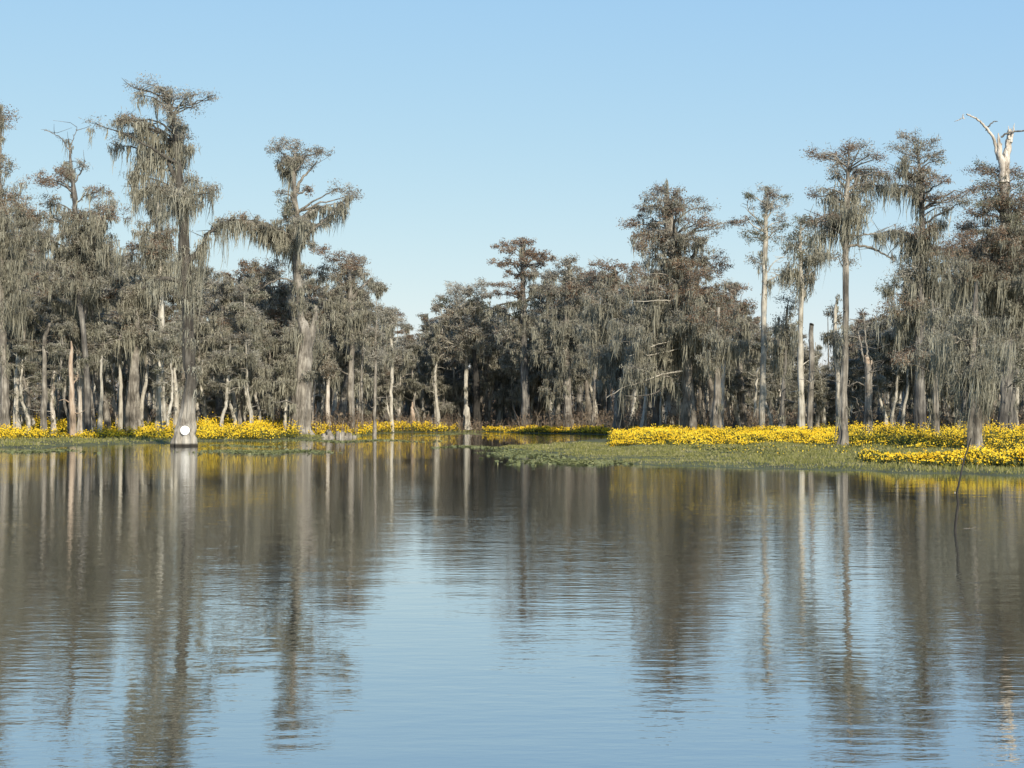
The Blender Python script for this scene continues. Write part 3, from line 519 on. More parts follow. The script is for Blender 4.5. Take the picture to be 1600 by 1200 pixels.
hero('grey cypress mostly cut off by the right edge of the picture', 118,
     [(1618, 690, 16), (1616, 600, 13), (1614, 480, 11), (1612, 380, 8), (1611, 320, 3)],
     [(1600, 330, 14, 8, 'g', 0), (1620, 335, 14, 8, 'r', 0), (1590, 352, 16, 9, 'g', 1), (1612, 360, 18, 10, 'g', 1), (1580, 378, 18, 10, 'r', 1), (1605, 388, 20, 10, 'g', 2), (1585, 410, 20, 10, 'g', 2), (1610, 420, 20, 12, 'g', 2), (1575, 440, 18, 12, 'm', 3), (1600, 455, 22, 12, 'm', 3), (1585, 490, 22, 12, 'm', 3), (1605, 520, 20, 12, 'g', 2), (1590, 560, 20, 12, 'n', 1), (1610, 600, 16, 12, 'n', 1)], seed=48)
# its bleached broken top: two wooden prongs, a long bare limb and a crossing dark twig
def add_part(root, base, name, mat, pieces, D, seed):
    a = Acc(); r_ = np.random.default_rng(seed); k = D / F
    for (pts, w0, w1, dy) in pieces:
        p = np.array([W(x, y, D) + np.array([0, dy * i / max(1, len(pts) - 1), 0]) for i, (x, y) in enumerate(pts)])
        p = spline(p, max(6, len(pts) * 4)); p[1:-1] += r_.normal(size=p[1:-1].shape) * .02
        rr = np.linspace(w0, w1, len(p)) * k / 2 * (1 + .08 * r_.normal(size=len(p)))
        tube(a, p, rr, 8)
    return a.build(name, M[mat], root, base)
add_part(SNAG, snag_base, 'broken_top', 'white', [([(1569, 285), (1567, 262), (1561, 240), (1559, 222), (1558, 209)], 17, 1.6, -.3), ([(1570, 282), (1571, 258), (1575, 236), (1579, 215), (1580, 203)], 17, 7.5, .3), ([(1575, 236), (1573, 226), (1574, 219)], 5, 1, 0), ([(1577, 218), (1577, 205), (1576, 196)], 4.5, .6, .1), ([(1581, 215), (1583, 202), (1585, 193)], 4.5, .6, -.1), ([(1580, 222), (1581, 206), (1580.5, 199)], 5, .8, .2), ([(1563, 240), (1565, 228), (1566, 222)], 4, .6, .2), ([(1568, 262), (1570, 244), (1569, 236)], 6, 1, -.3)], 112, 1)
bl_ = add_part(SNAG, snag_base, 'bare_limb', 'white', [([(1560, 250), (1553, 222), (1545, 210), (1533, 198), (1522, 190), (1510, 185), (1503, 184)], 5.5, 2, -1.2), ([(1506, 186), (1504, 181), (1506, 178)], 2.5, 1, 0), ([(1503, 184), (1497, 188), (1491, 190)], 1.6, .6, 0)], 112, 2)
bl_['label'] = 'long curved bleached limb reaching out left from the broken fork'
add_part(SNAG, snag_base, 'bare_limb', 'dark', [([(1540, 204), (1546, 195), (1552, 191), (1557, 191)], 2.5, 1.2, -.3), ([(1564, 214), (1575, 208), (1592, 206), (1608, 205)], 3.2, 1.8, -.5)], 112, 3)
hero('moss-curtained cypress on the near right bank, its split pale foot among the nearest flowers', 78,
     [(1523, 704, 24), (1523, 690, 20), (1521, 650, 17), (1520, 600, 14), (1522, 540, 11), (1525, 480, 8), (1526, 440, 4)],
     [(1500, 500, 18, 8, 'g', 2), (1530, 490, 20, 8, 'g', 2), (1556, 500, 16, 8, 'm', 3), (1490, 525, 22, 10, 'm', 3), (1525, 520, 20, 10, 'm', 3), (1550, 535, 20, 10, 'm', 3), (1505, 555, 22, 10, 'm', 3), (1535, 560, 20, 10, 'm', 3), (1555, 580, 18, 10, 'm', 3), (1515, 590, 22, 10, 'm', 3), (1490, 580, 16, 8, 'm', 3), (1530, 620, 18, 10, 'm', 3), (1515, 640, 14, 8, 'm', 2), (1470, 545, 18, 9, 'm', 3), (1545, 615, 14, 8, 'm', 2)],
     arms=[([(1524, 540), (1512, 534), (1498, 533), (1489, 538)], 3, 2, 0), ([(1523, 610), (1508, 598), (1496, 592)], 3, 1.5, 0), ([(1521, 616), (1508, 600), (1503, 608), (1520, 612)], 2, 1, 0)], bark='bark', seed=37, mt=1, fl=.24, flare=.15)
hero('dark moss-veiled trunk standing left of the split pale foot on the right bank', 92,
     [(1462, 694, 13), (1461, 650, 11), (1460, 590, 9), (1458, 520, 7), (1457, 470, 4)],
     [(1450, 520, 18, 10, 'm', 3), (1470, 530, 18, 10, 'm', 3), (1440, 545, 16, 10, 'm', 3), (1462, 560, 18, 10, 'm', 3), (1478, 565, 14, 10, 'm', 3), (1455, 490, 18, 10, 'g', 2), (1415, 555, 14, 6, 'r', 1), (1400, 562, 14, 6, 'r', 1), (1428, 552, 14, 6, 'r', 1)], bark='bark', seed=38, mt=.8, flare=.2)
hero('dead cypress with orange split wood above a burnt black foot, beside the slender tall one', 97,
     [(1354, 692, 15), (1355, 670, 13), (1357, 640, 11), (1357, 610, 10), (1357, 585, 10), (1354, 562, 8), (1354, 556, 3)], bark='bark', seed=39, name='dead_tree', cat='dead tree', stub=3,
     arms=[([(1353, 575), (1346, 548), (1342, 525), (1336, 505)], 4, 2, 0), ([(1356, 560), (1354, 540), (1350, 500), (1347, 482)], 3.5, 1.5, 0), ([(1357, 600), (1362, 580), (1364, 566)], 3, 1.5, 0), ([(1352, 602), (1338, 598), (1325, 606)], 3, 1.2, 0), ([(1352, 650), (1344, 640), (1340, 622)], 3, 1.2, 0), ([(1346, 512), (1338, 515), (1330, 520)], 1.5, .8, 0), ([(1362, 585), (1368, 575), (1374, 600)], 1.6, .8, 0)], flare=.15)
BURNT = bpy.data.objects[[o.name for o in bpy.data.objects if o.get('label', '').startswith('dead cypress with orange')][0]]
add_part(BURNT, np.array(BURNT.location), 'split_wood', 'orange', [([(1356, 602), (1357, 585), (1355, 565), (1354, 557)], 10.8, 7, -.12), ([(1360, 590), (1361, 575), (1361, 563)], 5, 2, -.1)], 97, 5)
add_part(BURNT, np.array(BURNT.location), 'burnt_foot', 'dark', [([(1354, 693), (1354.5, 680), (1355, 668), (1356, 660)], 18, 12.6, 0)], 97, 6)
hero('bright white forked trunk in the flowers right of the huge dark-trunked cypress', 124,
     [(1127, 680, 9), (1128, 640, 6), (1130, 590, 6), (1132, 560, 4), (1134, 540, 2)], bark='white', seed=40, stub=2, flare=.2, arms=[([(1130, 585), (1127, 565), (1126, 545)], 3, 1.2, 0)], name='dead_tree', cat='dead tree')
hero('fluted dark brown trunk close against the bright white forked trunk', 120,
     [(1118, 682, 18), (1119, 650, 13), (1121, 600, 10), (1122, 540, 8), (1122, 480, 5)],
     [(1115, 500, 16, 12, 'r', 1), (1135, 490, 18, 10, 'r', 1), (1120, 530, 20, 14, 'm', 3), (1140, 520, 18, 12, 'r', 2), (1150, 545, 18, 12, 'm', 3), (1105, 560, 16, 12, 'm', 2)], bark='bark', seed=41, flare=.25, fl=.22)
hero('broad stubby grey-brown trunk between the white forked trunk and the thin tall tree', 134,
     [(1157, 678, 24), (1157, 655, 18), (1156, 620, 12), (1155, 560, 9), (1156, 500, 5)],
     [(1150, 480, 18, 10, 'r', 1), (1172, 475, 14, 8, 'r', 1), (1160, 510, 20, 12, 'm', 3), (1140, 545, 18, 12, 'm', 3), (1175, 540, 16, 12, 'm', 2), (1160, 450, 12, 5, 'r', 0)], bark='bark', seed=42, flare=.2)
hero('short pale fluted stump-like trunk half hidden behind the huge dark-trunked cypress', 138,
     [(1049, 672, 28), (1050, 650, 24), (1051, 620, 16), (1051, 580, 11), (1050, 540, 6)],
     [(1050, 530, 20, 14, 'm', 3), (1035, 560, 18, 14, 'm', 3)], bark='pale', seed=43)
hero('slim trunk leaning left from the flowers below the dark-crowned tree', 116,
     [(1226, 683, 9), (1222, 650, 7), (1224, 600, 6), (1228, 540, 5), (1230, 480, 3)],
     [(1225, 500, 14, 12, 'g', 2), (1238, 520, 14, 12, 'm', 3), (1215, 530, 14, 12, 'm', 3), (1232, 470, 12, 9, 'g', 1), (1220, 565, 14, 12, 'm', 3)], bark='dark', seed=44, flare=.25, stub=2)
hero('dark thick trunk at the right edge with a pale young stem beside it', 100,
     [(1563, 690, 17), (1566, 650, 13), (1568, 590, 10), (1568, 540, 8)],
     [(1560, 545, 16, 10, 'm', 3), (1580, 555, 16, 10, 'g', 2), (1590, 590, 14, 10, 'n', 1)], bark='dark', seed=45, flare=.15, arms=[([(1578, 690), (1580, 650), (1586, 600), (1590, 575)], 7, 4, 0)])
hero('pale scruffy dead trunk in the sky gap behind the tall slender cypress', 120,
     [(1310, 680, 8), (1309, 600, 7), (1306, 540, 7), (1305, 490, 5), (1308, 462, 2)], [(1296, 520, 8, 10, 'm', 2), (1312, 500, 8, 8, 'g', 1)], bark='pale', seed=46, stub=4)

# pale bare limbs on the huge dark-trunked cypress
HUGE = [o for o in bpy.data.objects if o.get('label', '').startswith('huge broad')][0]
hb = np.array(HUGE.location)
for j, (pts, w0, w1, dy) in enumerate([
        ([(1066, 534), (1050, 534), (1030, 538), (1010, 544)], 4, 2, -2.2),
        ([(1062, 545), (1040, 550), (1012, 556), (1000, 552), (980, 558)], 3.5, 1.4, -2.4),
        ([(1066, 580), (1045, 583), (1020, 590), (1000, 598), (972, 606), (944, 622)], 5, 1.8, -3.4),
        ([(1062, 600), (1040, 604), (1020, 615), (990, 620), (970, 618)], 6, 2, -2.0),
        ([(1048, 470), (1030, 470), (1005, 473), (980, 474)], 3, 1.5, -2.0)]):
    add_part(HUGE, hb, 'bare_limb', 'dark' if j == 3 else 'pale', [(pts, w0 * .62, w1 * .6, dy)], 125.3, 60 + j)

# ------------------------------------------------------------------ forest behind: twelve kinds, copied
def proto(kind, seed):
    """a 20 m tree at the origin"""
    rng = np.random.default_rng(seed); px = .105
    lean = rng.normal(size=2) * .4
    n = 7; z = np.linspace(-.3, 20 * (.97 if kind != 'snag' else .7), n)
    wig = np.cumsum(rng.normal(size=(n, 2)) * .22, 0)
    tr = np.column_stack([wig[:, 0] + lean[0] * z / 20, wig[:, 1] + lean[1] * z / 20, z])
    r0 = {'mossy': .34, 'rust': .32, 'slim': .19, 'snag': .26, 'low': .24}[kind]
    rad = r0 * np.array([1.5, .95, .85, .7, .55, .35, .06]); 
    if kind == 'snag': rad = r0 * np.array([1.5, 1, .85, .75, .6, .5, .15])
    bl = []; arms = []
    def at(zz): return np.array([np.interp(zz, z, tr[:, 0]), np.interp(zz, z, tr[:, 1]), zz])
    if kind in ('mossy', 'rust', 'low'):
        lo = {'mossy': 6.5, 'rust': 8.0, 'low': 3.0}[kind]
        nb = {'mossy': 22, 'rust': 20, 'low': 24}[kind]
        for i in range(nb):
            zz = lo + (19.3 - lo) * ((i + rng.random()) / nb) ** .85
            t = (zz - lo) / (19.8 - lo)
            ra = (.5 + 3.1 * (1 - t ** 1.6)) * rng.uniform(.35, 1.1)
            a = rng.uniform(0, 6.28)
            c = at(zz) + np.array([math.cos(a) * ra, math.sin(a) * ra, 0])
            if t > .55: k, ml = (rng.choice(['r', 'r', 'g']) if kind == 'rust' else rng.choice(['g', 'g', 'r'])), rng.choice([0, 1, 2])
            else: k, ml = rng.choice(['m', 'm', 'g' if kind != 'rust' else 'r']), rng.choice([2, 3, 3])
            if kind == 'low' and rng.random() < .4: k = 'n'
            R = rng.uniform(.5, 1.2) * (.65 if t > .82 else 1)
            if i % 7 == 3:
                c = at(zz - .5) + np.array([math.cos(a) * (ra + 1.4), math.sin(a) * (ra + 1.4), .3]); R *= .8
            bl.append((c, R, R * rng.uniform(.45, .75), k, ml))
        for i in range(6):
            zz = rng.uniform(lo, 19); a = rng.uniform(0, 6.28); ra = rng.uniform(.5, 2.8)
            bl.append((at(zz) + np.array([math.cos(a) * ra, math.sin(a) * ra, 0]), 1.1, .8, 'b', 1))
    elif kind == 'slim':
        for i in range(14):
            zz = rng.uniform(8, 20); t = (zz - 8) / 12
            ra = (.3 + 1.7 * math.sin(math.pi * (.25 + .7 * t))) * rng.uniform(.2, 1); a = rng.uniform(0, 6.28)
            c = at(zz) + np.array([math.cos(a) * ra, math.sin(a) * ra, 0])
            R = rng.uniform(.5, 1.0)
            bl.append((c, R, R * .65, rng.choice(['b', 'g', 'g', 'n', 'm']), rng.choice([0, 1, 2, 3])))
    else:
        for i in range(7):
            zz = rng.uniform(6, 13.5); a = rng.uniform(0, 6.28); l = rng.uniform(1, 2.6)
            p0 = at(zz); p1 = p0 + np.array([math.cos(a) * l, math.sin(a) * l, rng.uniform(.2, 1.4)])
            arms.append((np.array([p0, (p0 + p1) / 2 + np.array([0, 0, .3]), p1]), .07, .03, rng.choice([0, 1, 2])))
        for i in range(4):
            bl.append((at(rng.uniform(9, 13)) + rng.normal(size=3) * .5, .6, .5, 'm', 2))
    w, c, m = make_tree(tr, rad, bl, rng, px, .0, arms, {'slim': 9, 'snag': 7}.get(kind, 8), .2, {'mossy': .7, 'low': .6, 'snag': .5}.get(kind, .2))
    return w, c, m
KINDS = [('mossy', 'bark'), ('mossy', 'dark'), ('mossy', 'bark'), ('rust', 'bark'), ('rust', 'dark'), ('slim', 'pale'), ('slim', 'pale'), ('slim', 'bark'), ('snag', 'pale'), ('snag', 'white'), ('low', 'bark'), ('low', 'dark')]
PROTO = []
for i, (k, b) in enumerate(KINDS):
    w, c, m = proto(k, 5000 + i)
    PROTO.append((k, b, w, c, m))
PMESH = [(k, w.mesh('trunk', [M[b]]), c.mesh('crown', LEAFM) if c.n else None, m.mesh('hanging_moss', [M['moss']]) if m.n else None) for (k, b, w, c, m) in PROTO]

SX = [-400, -60, 0, 60, 100, 190, 240, 300, 340, 400, 440, 520, 570, 590, 610, 640, 660, 680, 700, 740, 760, 790, 860, 900, 940, 980, 1060, 1120, 1150, 1170, 1200, 1230, 1270, 1290, 1310, 1340, 1370, 1400, 1440, 1500, 1550, 1600, 1660, 2100]
SY = [330, 330, 345, 350, 370, 395, 420, 430, 430, 430, 425, 430, 430, 475, 500, 517, 512, 490, 475, 478, 470, 455, 430, 425, 432, 430, 440, 450, 465, 490, 505, 515, 530, 585, 575, 500, 490, 470, 450, 420, 400, 380, 370, 360]
ZONES = [(570, 'on the left bank behind the yellow flowers'), (770, 'on the far bank where the channel ends'), (990, 'in the middle of the far bank'), (1290, 'behind the long yellow bed right of the channel'), (9999, 'in the right-hand forest behind the green mat')]
KLAB = {'mossy': ('cypress_tree', 'tree', 'grey moss-shrouded cypress crowded'), 'rust': ('cypress_tree', 'tree', 'brown-leaved cypress crowded'), 'slim': ('swamp_tree', 'tree', 'slim pale thinly leaved tree crowded'), 'snag': ('dead_tree', 'dead tree', 'bare snapped pale trunk crowded'), 'low': ('swamp_tree', 'tree', 'bushy low-branched tree trailing moss, crowded')}
r_ = np.random.default_rng(91)
def shore(px): 
    e = float(np.interp(px, EX, ED))
    return e
NB = 172; NS = 112
for i in range(NB + NS):
    front = i >= NB
    px = -110 + 1830 * (i + r_.random()) / NB if not front else (r_.uniform(-60, 640) if i % 6 < 3 else r_.uniform(990, 1620) if i % 6 < 5 else r_.uniform(620, 990))
    top = float(np.interp(px, SX, SY)) - 12 - (14 if px > 1480 else 0)
    lo = shore(px) + 16 if px < 1000 else 128
    D = r_.uniform(max(lo, 126), 205) if r_.random() < .75 else r_.uniform(max(lo, 126), max(lo, 126) + 22)
    pk = r_.choice(len(PMESH), p=np.array([3, 3, 3, 2, 2, 2.5, 2.5, 2, 1, .8, 2.5, 2.5]) / 26.8)
    if D < 150 and not front and px < 1000 and k in ('low', 'mossy') and r_.random() < .6: pk = r_.choice([5, 6, 7, 3])
    if k == 'low' and D < 160: D += 30
    if front: pk = r_.choice([5, 6, 7, 8, 9, 7, 8]); D = max(lo, 122) + (r_.uniform(0, 22) if not 620 < px < 990 else r_.uniform(-6, 4))
    k, wm, cm, mm = PMESH[pk]
    tp = top + r_.uniform(0, 1) ** 1.9 * 95
    if k == 'low': tp = max(tp, 480) + r_.uniform(0, 60)
    if k == 'snag': tp = max(tp, 470) + r_.uniform(0, 60)
    if front: tp = max(top + 30, r_.uniform(430, 590))
    tp = min(tp, 590)
    H = (650 - tp) / F * D + CAMZ
    x = (px - 800) / F * D
    name, cat, lab = KLAB[k]
    zone = next(z for lim, z in ZONES if px < lim)
    root = empty(name, (x, D, float(height(x, D))))
    s = H / (20 if k != 'snag' else 14.2)
    wid = np.clip(1.0 / s, .9, 1.35) * r_.uniform(.85, 1.15)
    if front: wid = 1.0 / s * r_.uniform(.55, .85)
    root.scale = (s * wid, s * wid, s); root.rotation_euler = (r_.normal() * .02, r_.normal() * .02, r_.uniform(0, 6.28))
    tag(root, lab + ' ' + zone, cat, lab.replace(' crowded', '').replace(',', '') + 's ' + zone)
    for nm, me in (('trunk', wm), ('crown', cm), ('hanging_moss', mm)):
        if me is None: continue
        o = bpy.data.objects.new(nm, me); COL.objects.link(o); o.parent = root

# the woods further back, which read as one mass
A = Acc()
lvl = {}
mats = [M['bark'], M['pale'], M['dark']] + LEAFM + [M['moss']]
for i in range(120):
    px = -150 + 1900 * (i + r_.random()) / 120
    top = float(np.interp(px, SX, SY)) + r_.uniform(4, 60)
    D = r_.uniform(212, 290)
    pk = r_.choice([0, 1, 2, 3, 4, 10, 11, 10, 11, 5])
    k, b, w, c, m = PROTO[pk]
    s = ((650 - min(top, 590)) / F * D + CAMZ) / 20
    a = r_.uniform(0, 6.28); ca, sa = math.cos(a), math.sin(a)
    x = (px - 800) / F * D; z = float(height(x, D))
    for acc, off in ((w, {'bark': 0, 'pale': 1, 'dark': 2}[b]), (c, 3), (m, 7)):
        if acc.n == 0: continue
        v, f, mi, sm = acc.arrays()
        if off >= 3:
            keep = r_.random(len(f)) < (.6 if off == 3 else 1)
            f, mi, sm = f[keep], mi[keep], sm[keep]
        v = v * np.array([s * 1.1, s * 1.1, s]); v = np.column_stack([ca * v[:, 0] - sa * v[:, 1] + x, sa * v[:, 0] + ca * v[:, 1] + D, v[:, 2] + z])
        A.v.append(v.astype(np.float32)); A.f.append(f + A.n); A.n += len(v); A.m.append(mi + off); A.s.append(sm)
for i in range(420):
    px = r_.uniform(-150, 1750); D = r_.uniform(200, 232) if i % 3 else r_.uniform(206, 270)
    x = (px - 800) / F * D; z = float(height(x, D)); H = r_.uniform(7, 15); le = r_.normal() * .5
    p = spline([(x, D, z - .2), (x + le * .4 + r_.normal() * .15, D, z + H * .5), (x + le, D, z + H)], 9)
    tube(A, p, np.linspace(r_.uniform(.13, .26), .05, 9), 5, int(r_.choice([0, 1, 1])))
tag(A.build('distant_woods', mats), 'dim grey-brown mass of moss-hung woods closing the view behind all the trees', 'woods', kind='stuff')

# ------------------------------------------------------------------ ground, water
m, nt, p = new_mat('swamp_soil')
tc = nt.nodes.new('ShaderNodeTexCoord'); nz = nt.nodes.new('ShaderNodeTexNoise'); nz.inputs['Scale'].default_value = .6; nz.inputs['Detail'].default_value = 8
nt.links.new(tc.outputs['Object'], nz.inputs['Vector'])
rp = ramp(nt, [(.3, (.05, .045, .028)), (.5, (.085, .09, .038)), (.7, (.12, .115, .05))])
nt.links.new(nz.outputs['Fac'], rp.inputs[0]); nt.links.new(rp.outputs[0], p.inputs['Base Color'])
M['soil'] = m
cols = np.concatenate([np.linspace(-9000, -400, 24), np.arange(-380, 2000, 8), np.linspace(2010, 11000, 24)])
rows = np.concatenate([[3, 20, 36], 42 * 1.0065 ** np.arange(0, 262), np.linspace(240, 1500, 14)])
X = (cols[None, :] - 800) / F * rows[:, None]; Y = np.repeat(rows[:, None], len(cols), 1)
Z = height(X, Y)
a = Acc(); nr, nc = X.shape
ii = (np.arange(nr - 1)[:, None] * nc + np.arange(nc - 1)[None, :])
a.add(np.stack([X, Y, Z], -1), np.stack([ii, ii + 1, ii + nc + 1, ii + nc], -1), 0, True)
tag(a.build('ground', M['soil']), kind='structure')

m, nt, p = new_mat('murky_water')
p.inputs['Base Color'].default_value = (.048, .044, .028, 1)
p.inputs['Roughness'].default_value = .015
p.inputs['IOR'].default_value = 1.45
p.inputs['Specular IOR Level'].default_value = .5
tc = nt.nodes.new('ShaderNodeTexCoord')
def nzn(scale, sx, sy, detail, dist=0.0):
    mp = nt.nodes.new('ShaderNodeMapping'); mp.inputs['Scale'].default_value = (sx, sy, 1)
    nt.links.new(tc.outputs['Object'], mp.inputs['Vector'])
    n = nt.nodes.new('ShaderNodeTexNoise'); n.inputs['Scale'].default_value = scale; n.inputs['Detail'].default_value = detail; n.inputs['Distortion'].default_value = dist
    nt.links.new(mp.outputs[0], n.inputs['Vector']); return n
def math_(op, a_, b_=None, c_=None):
    n = nt.nodes.new('ShaderNodeMath'); n.operation = op
    for i, x in enumerate((a_, b_, c_)):
        if x is None: continue
        if isinstance(x, (int, float)): n.inputs[i].default_value = x
        else: nt.links.new(x, n.inputs[i])
    return n.outputs[0]
w1 = nzn(1.0, 3.3, 7.0, 3)           # small ripples
w2 = nzn(1.0, .55, 1.1, 2)           # broad swell
w3 = nzn(1.0, .10, .035, 2)          # wind patches
pm = nt.nodes.new('ShaderNodeMapRange'); pm.inputs[1].default_value = .38; pm.inputs[2].default_value = .66; pm.inputs[3].default_value = .3; pm.inputs[4].default_value = 1.25
nt.links.new(w3.outputs['Fac'], pm.inputs[0])
h = math_('MULTIPLY', w1.outputs['Fac'], pm.outputs[0])
h = math_('MULTIPLY_ADD', w2.outputs['Fac'], 1.1, h)
bp = nt.nodes.new('ShaderNodeBump'); bp.inputs['Strength'].default_value = 1.0; bp.inputs['Distance'].default_value = .0056
nt.links.new(h, bp.inputs['Height']); nt.links.new(bp.outputs[0], p.inputs['Normal'])
gl = nt.nodes.new('ShaderNodeBsdfGlossy'); gl.inputs['Color'].default_value = (.93, .97, 1, 1); gl.inputs['Roughness'].default_value = .012
nt.links.new(bp.outputs[0], gl.inputs['Normal'])
ms = nt.nodes.new('ShaderNodeMixShader'); ms.inputs[0].default_value = .45
nt.links.new(p.outputs[0], ms.inputs[1]); nt.links.new(gl.outputs[0], ms.inputs[2]); nt.links.new(ms.outputs[0], nt.nodes['Material Output'].inputs['Surface'])
M['water'] = m
a = Acc(); S = 1600
a.add([(-S, -S, 0), (S, -S, 0), (S, S, 0), (-S, S, 0)], [(0, 1, 2, 3)])
tag(a.build('water', m), kind='structure')

# ------------------------------------------------------------------ grass, flowers, underbrush
M['grass'] = leaf_mat('bank_grass', [(.1, (.15, .15, .055)), (.5, (.275, .265, .07)), (.9, (.42, .365, .20))], .35)
M['flower_leaf'] = leaf_mat('flower_leaf', [(.1, (.04, .05, .015)), (.5, (.08, .095, .03)), (.9, (.14, .15, .05))], .35)
M['petal'] = leaf_mat('yellow_petal', [(.1, (.66, .38, .01)), (.5, (.84, .56, .02)), (.9, (.92, .70, .06))], .3, .6)
M['scrub'] = leaf_mat('brown_scrub', [(.1, (.10, .07, .048)), (.5, (.19, .14, .095)), (.9, (.29, .24, .165))], .25)
g = np.random.default_rng(17)
def polar(n, px0, px1, d0, d1):
    d = np.sqrt(g.uniform(d0 ** 2, d1 ** 2, n)); px = g.uniform(px0, px1, n)
    return px, d, (px - 800) / F * d

def blades(acc, x, y, z, h, w, m=0):
    n = len(x); th = g.uniform(0, math.pi, n); d = np.stack([np.cos(th), np.sin(th), 0 * th], 1) * w[:, None]
    b = np.stack([x, y, z], 1); ln = g.normal(size=(n, 3)) * .35 * h[:, None]; ln[:, 2] = 0
    top = b + ln + np.array([0, 0, 1]) * h[:, None]
    mid = b + ln * .3 + np.array([0, 0, .6]) * h[:, None]
    v = np.stack([b - d, b + d, mid + d * .8, mid - d * .8, top + d * .1, top - d * .1], 1)
    base = np.arange(n)[:, None] * 6
    acc.add(v, np.concatenate([base + np.array([0, 1, 2, 3]), base + np.array([3, 2, 4, 5])], 0), m)

def grass(px0, px1, d0, d1, n, label, hmax=.26):
    px, d, x = polar(n, px0, px1, d0, d1); z = height(x, d)
    dens = .55 + .45 * vnoise(x * .9, d * .5, 12)
    k = (z > .015) & (g.random(n) < dens + .3); x, d, z = x[k], d[k], z[k]
    h = g.uniform(.35, 1, len(x)) * hmax * (.55 + .45 * np.clip(z / .12, 0, 1)) * (.8 + .35 * vnoise(x * .6, d * .35, 8))
    acc = Acc(); blades(acc, x, d, z - .03, np.maximum(h, .04), np.maximum(d / 1593 * .5, .012) * g.uniform(.6, 1.2, len(x)))
    tag(acc.build('bank_grass', M['grass']), label, 'grass', kind='stuff')
grass(765, 1900, 48, 100, 170000, 'short green grass covering the long low mat right of the channel', .2)
grass(-160, 700, 78, 175, 60000, 'short green grass fringing the left bank in front of the flowers', .3)
grass(690, 960, 135, 190, 9000, 'thin green grass fringe along the far bank', .35)

def bed(label, px0, px1, front, back, n, h0, h1, seed, patch=.5, bl=4, low=.38):
    """flowering plants from the front edge (list of px, distance) back over a depth in metres"""
    fx = [q[0] for q in front]; fd = [q[1] for q in front]
    px = g.uniform(px0, px1, n); f0 = np.interp(px, fx, fd)
    t = g.random(n) ** 1.25; d = f0 + t * back
    x = (px - 800) / F * d
    d = d + (vnoise(x * 1.1, d * .2, seed) * 1.3 + vnoise(x * 3.1, d * .3, seed + 7) * .8 + vnoise(x * 7, d * .5, seed + 9) * .5) * (back / 26 + .35)
    z = height(x, d)
    pn = .8 * vnoise(x * .75, d * .33, seed + 1) + .7 * vnoise(x * 2.6, d * 1.2, seed + 2)
    edge = np.minimum(px - px0, px1 - px) / 14.0
    k = (z > .03) & (g.random(n) < .3 + .7 * smooth(0, .12, t)) & (pn > -patch - .5 + .5 * t) & (g.random(n) < np.clip(edge, .05, 1))
    x, d, z, pn, t = x[k], d[k], z[k], pn[k], t[k]
    H = (h0 + (h1 - h0) * np.clip(.5 + .56 * pn, 0, 1)) * g.uniform(.65, 1.18, len(x)) * (low + (1 - low) * smooth(0, .16, t))
    H *= np.where(g.random(len(x)) < .04, 1.25, 1)
    acc = Acc()
    nl = 5
    i = np.repeat(np.arange(len(x)), nl); hh = g.uniform(.05, .92, len(i)) * H[i]
    c = np.stack([x[i] + g.normal(size=len(i)) * .14, d[i] + g.normal(size=len(i)) * .14, z[i] + hh], 1)
    s = np.median(d) / 1593
    leaves(acc, c, max(.07, s * .9), g, 0, .4)
    blades(acc, x, d, z - .02, H * .95, np.full(len(x), .012), 0)
    i = np.repeat(np.arange(len(x)), bl); i = i[g.random(len(i)) < .35 + .65 * np.clip(pn[i] + .6, 0, 1)]
    c = np.stack([x[i] + g.normal(size=len(i)) * .13, d[i] + g.normal(size=len(i)) * .13, z[i] + H[i] * (1.1 - .95 * g.random(len(i)) ** 1.5)], 1)
    # blossoms: small open discs facing up and towards the light
    n_ = len(c); nrm = np.array([.32, -.62, .6]) + g.normal(size=(n_, 3)) * .42; nrm /= np.linalg.norm(nrm, axis=1)[:, None]
    u = np.cross(nrm, g.normal(size=(n_, 3))); u /= np.linalg.norm(u, axis=1)[:, None]; w = np.cross(nrm, u)
    r = (max(.036, s * .62) * g.uniform(.65, 1.25, n_))[:, None]
    v = np.stack([c + u * r, c + w * r, c - u * r, c - w * r], 1)
    acc.add(v, np.arange(4 * n_).reshape(-1, 4), 1)
    tag(acc.build('flower_bed', [M['flower_leaf'], M['petal']]), label, 'flowers', kind='stuff')
bed('yellow wildflower bed on the left bank, running from the picture edge to the disc tree', -120, 281, [(-120, 106), (0, 110), (60, 112), (100, 118), (150, 117), (280, 116)], 46, 16000, .25, 1.1, 1, patch=.1)
bed('mounded yellow wildflower bed between the disc tree and the flat-topped cypress', 304, 466, [(304, 116), (460, 114)], 38, 8500, .3, 1.35, 2, patch=.35)
bed('yellow wildflower bed from the flat-topped cypress to the end of the channel', 482, 722, [(482, 138), (600, 150), (722, 156)], 30, 8000, .22, .95, 3, patch=.3)
bed('thin far strip of yellow wildflowers along the middle of the far bank', 752, 962, [(752, 166), (962, 152)], 24, 9500, .2, .6, 4, patch=1.0, bl=5, low=.6)
bed('long dense yellow wildflower bed behind the green mat, around the huge cypress', 952, 1345, [(950, 90), (960, 88), (1100, 88), (1220, 92), (1300, 86), (1345, 84)], 46, 28000, .22, .72, 5, patch=.6)
bed('nearest bright yellow wildflower bed at the right edge of the green mat', 1345, 1760, [(1345, 58), (1400, 54.5), (1480, 53), (1620, 52.5), (1760, 52)], 7.5, 10500, .2, .66, 6, patch=1.1, bl=4, low=.75)
bed('patchy shaded yellow wildflower bed among the trunks behind the nearest bright one', 1290, 1760, [(1290, 86), (1400, 80), (1600, 76), (1760, 76)], 40, 11000, .35, 1.0, 7, patch=.2)
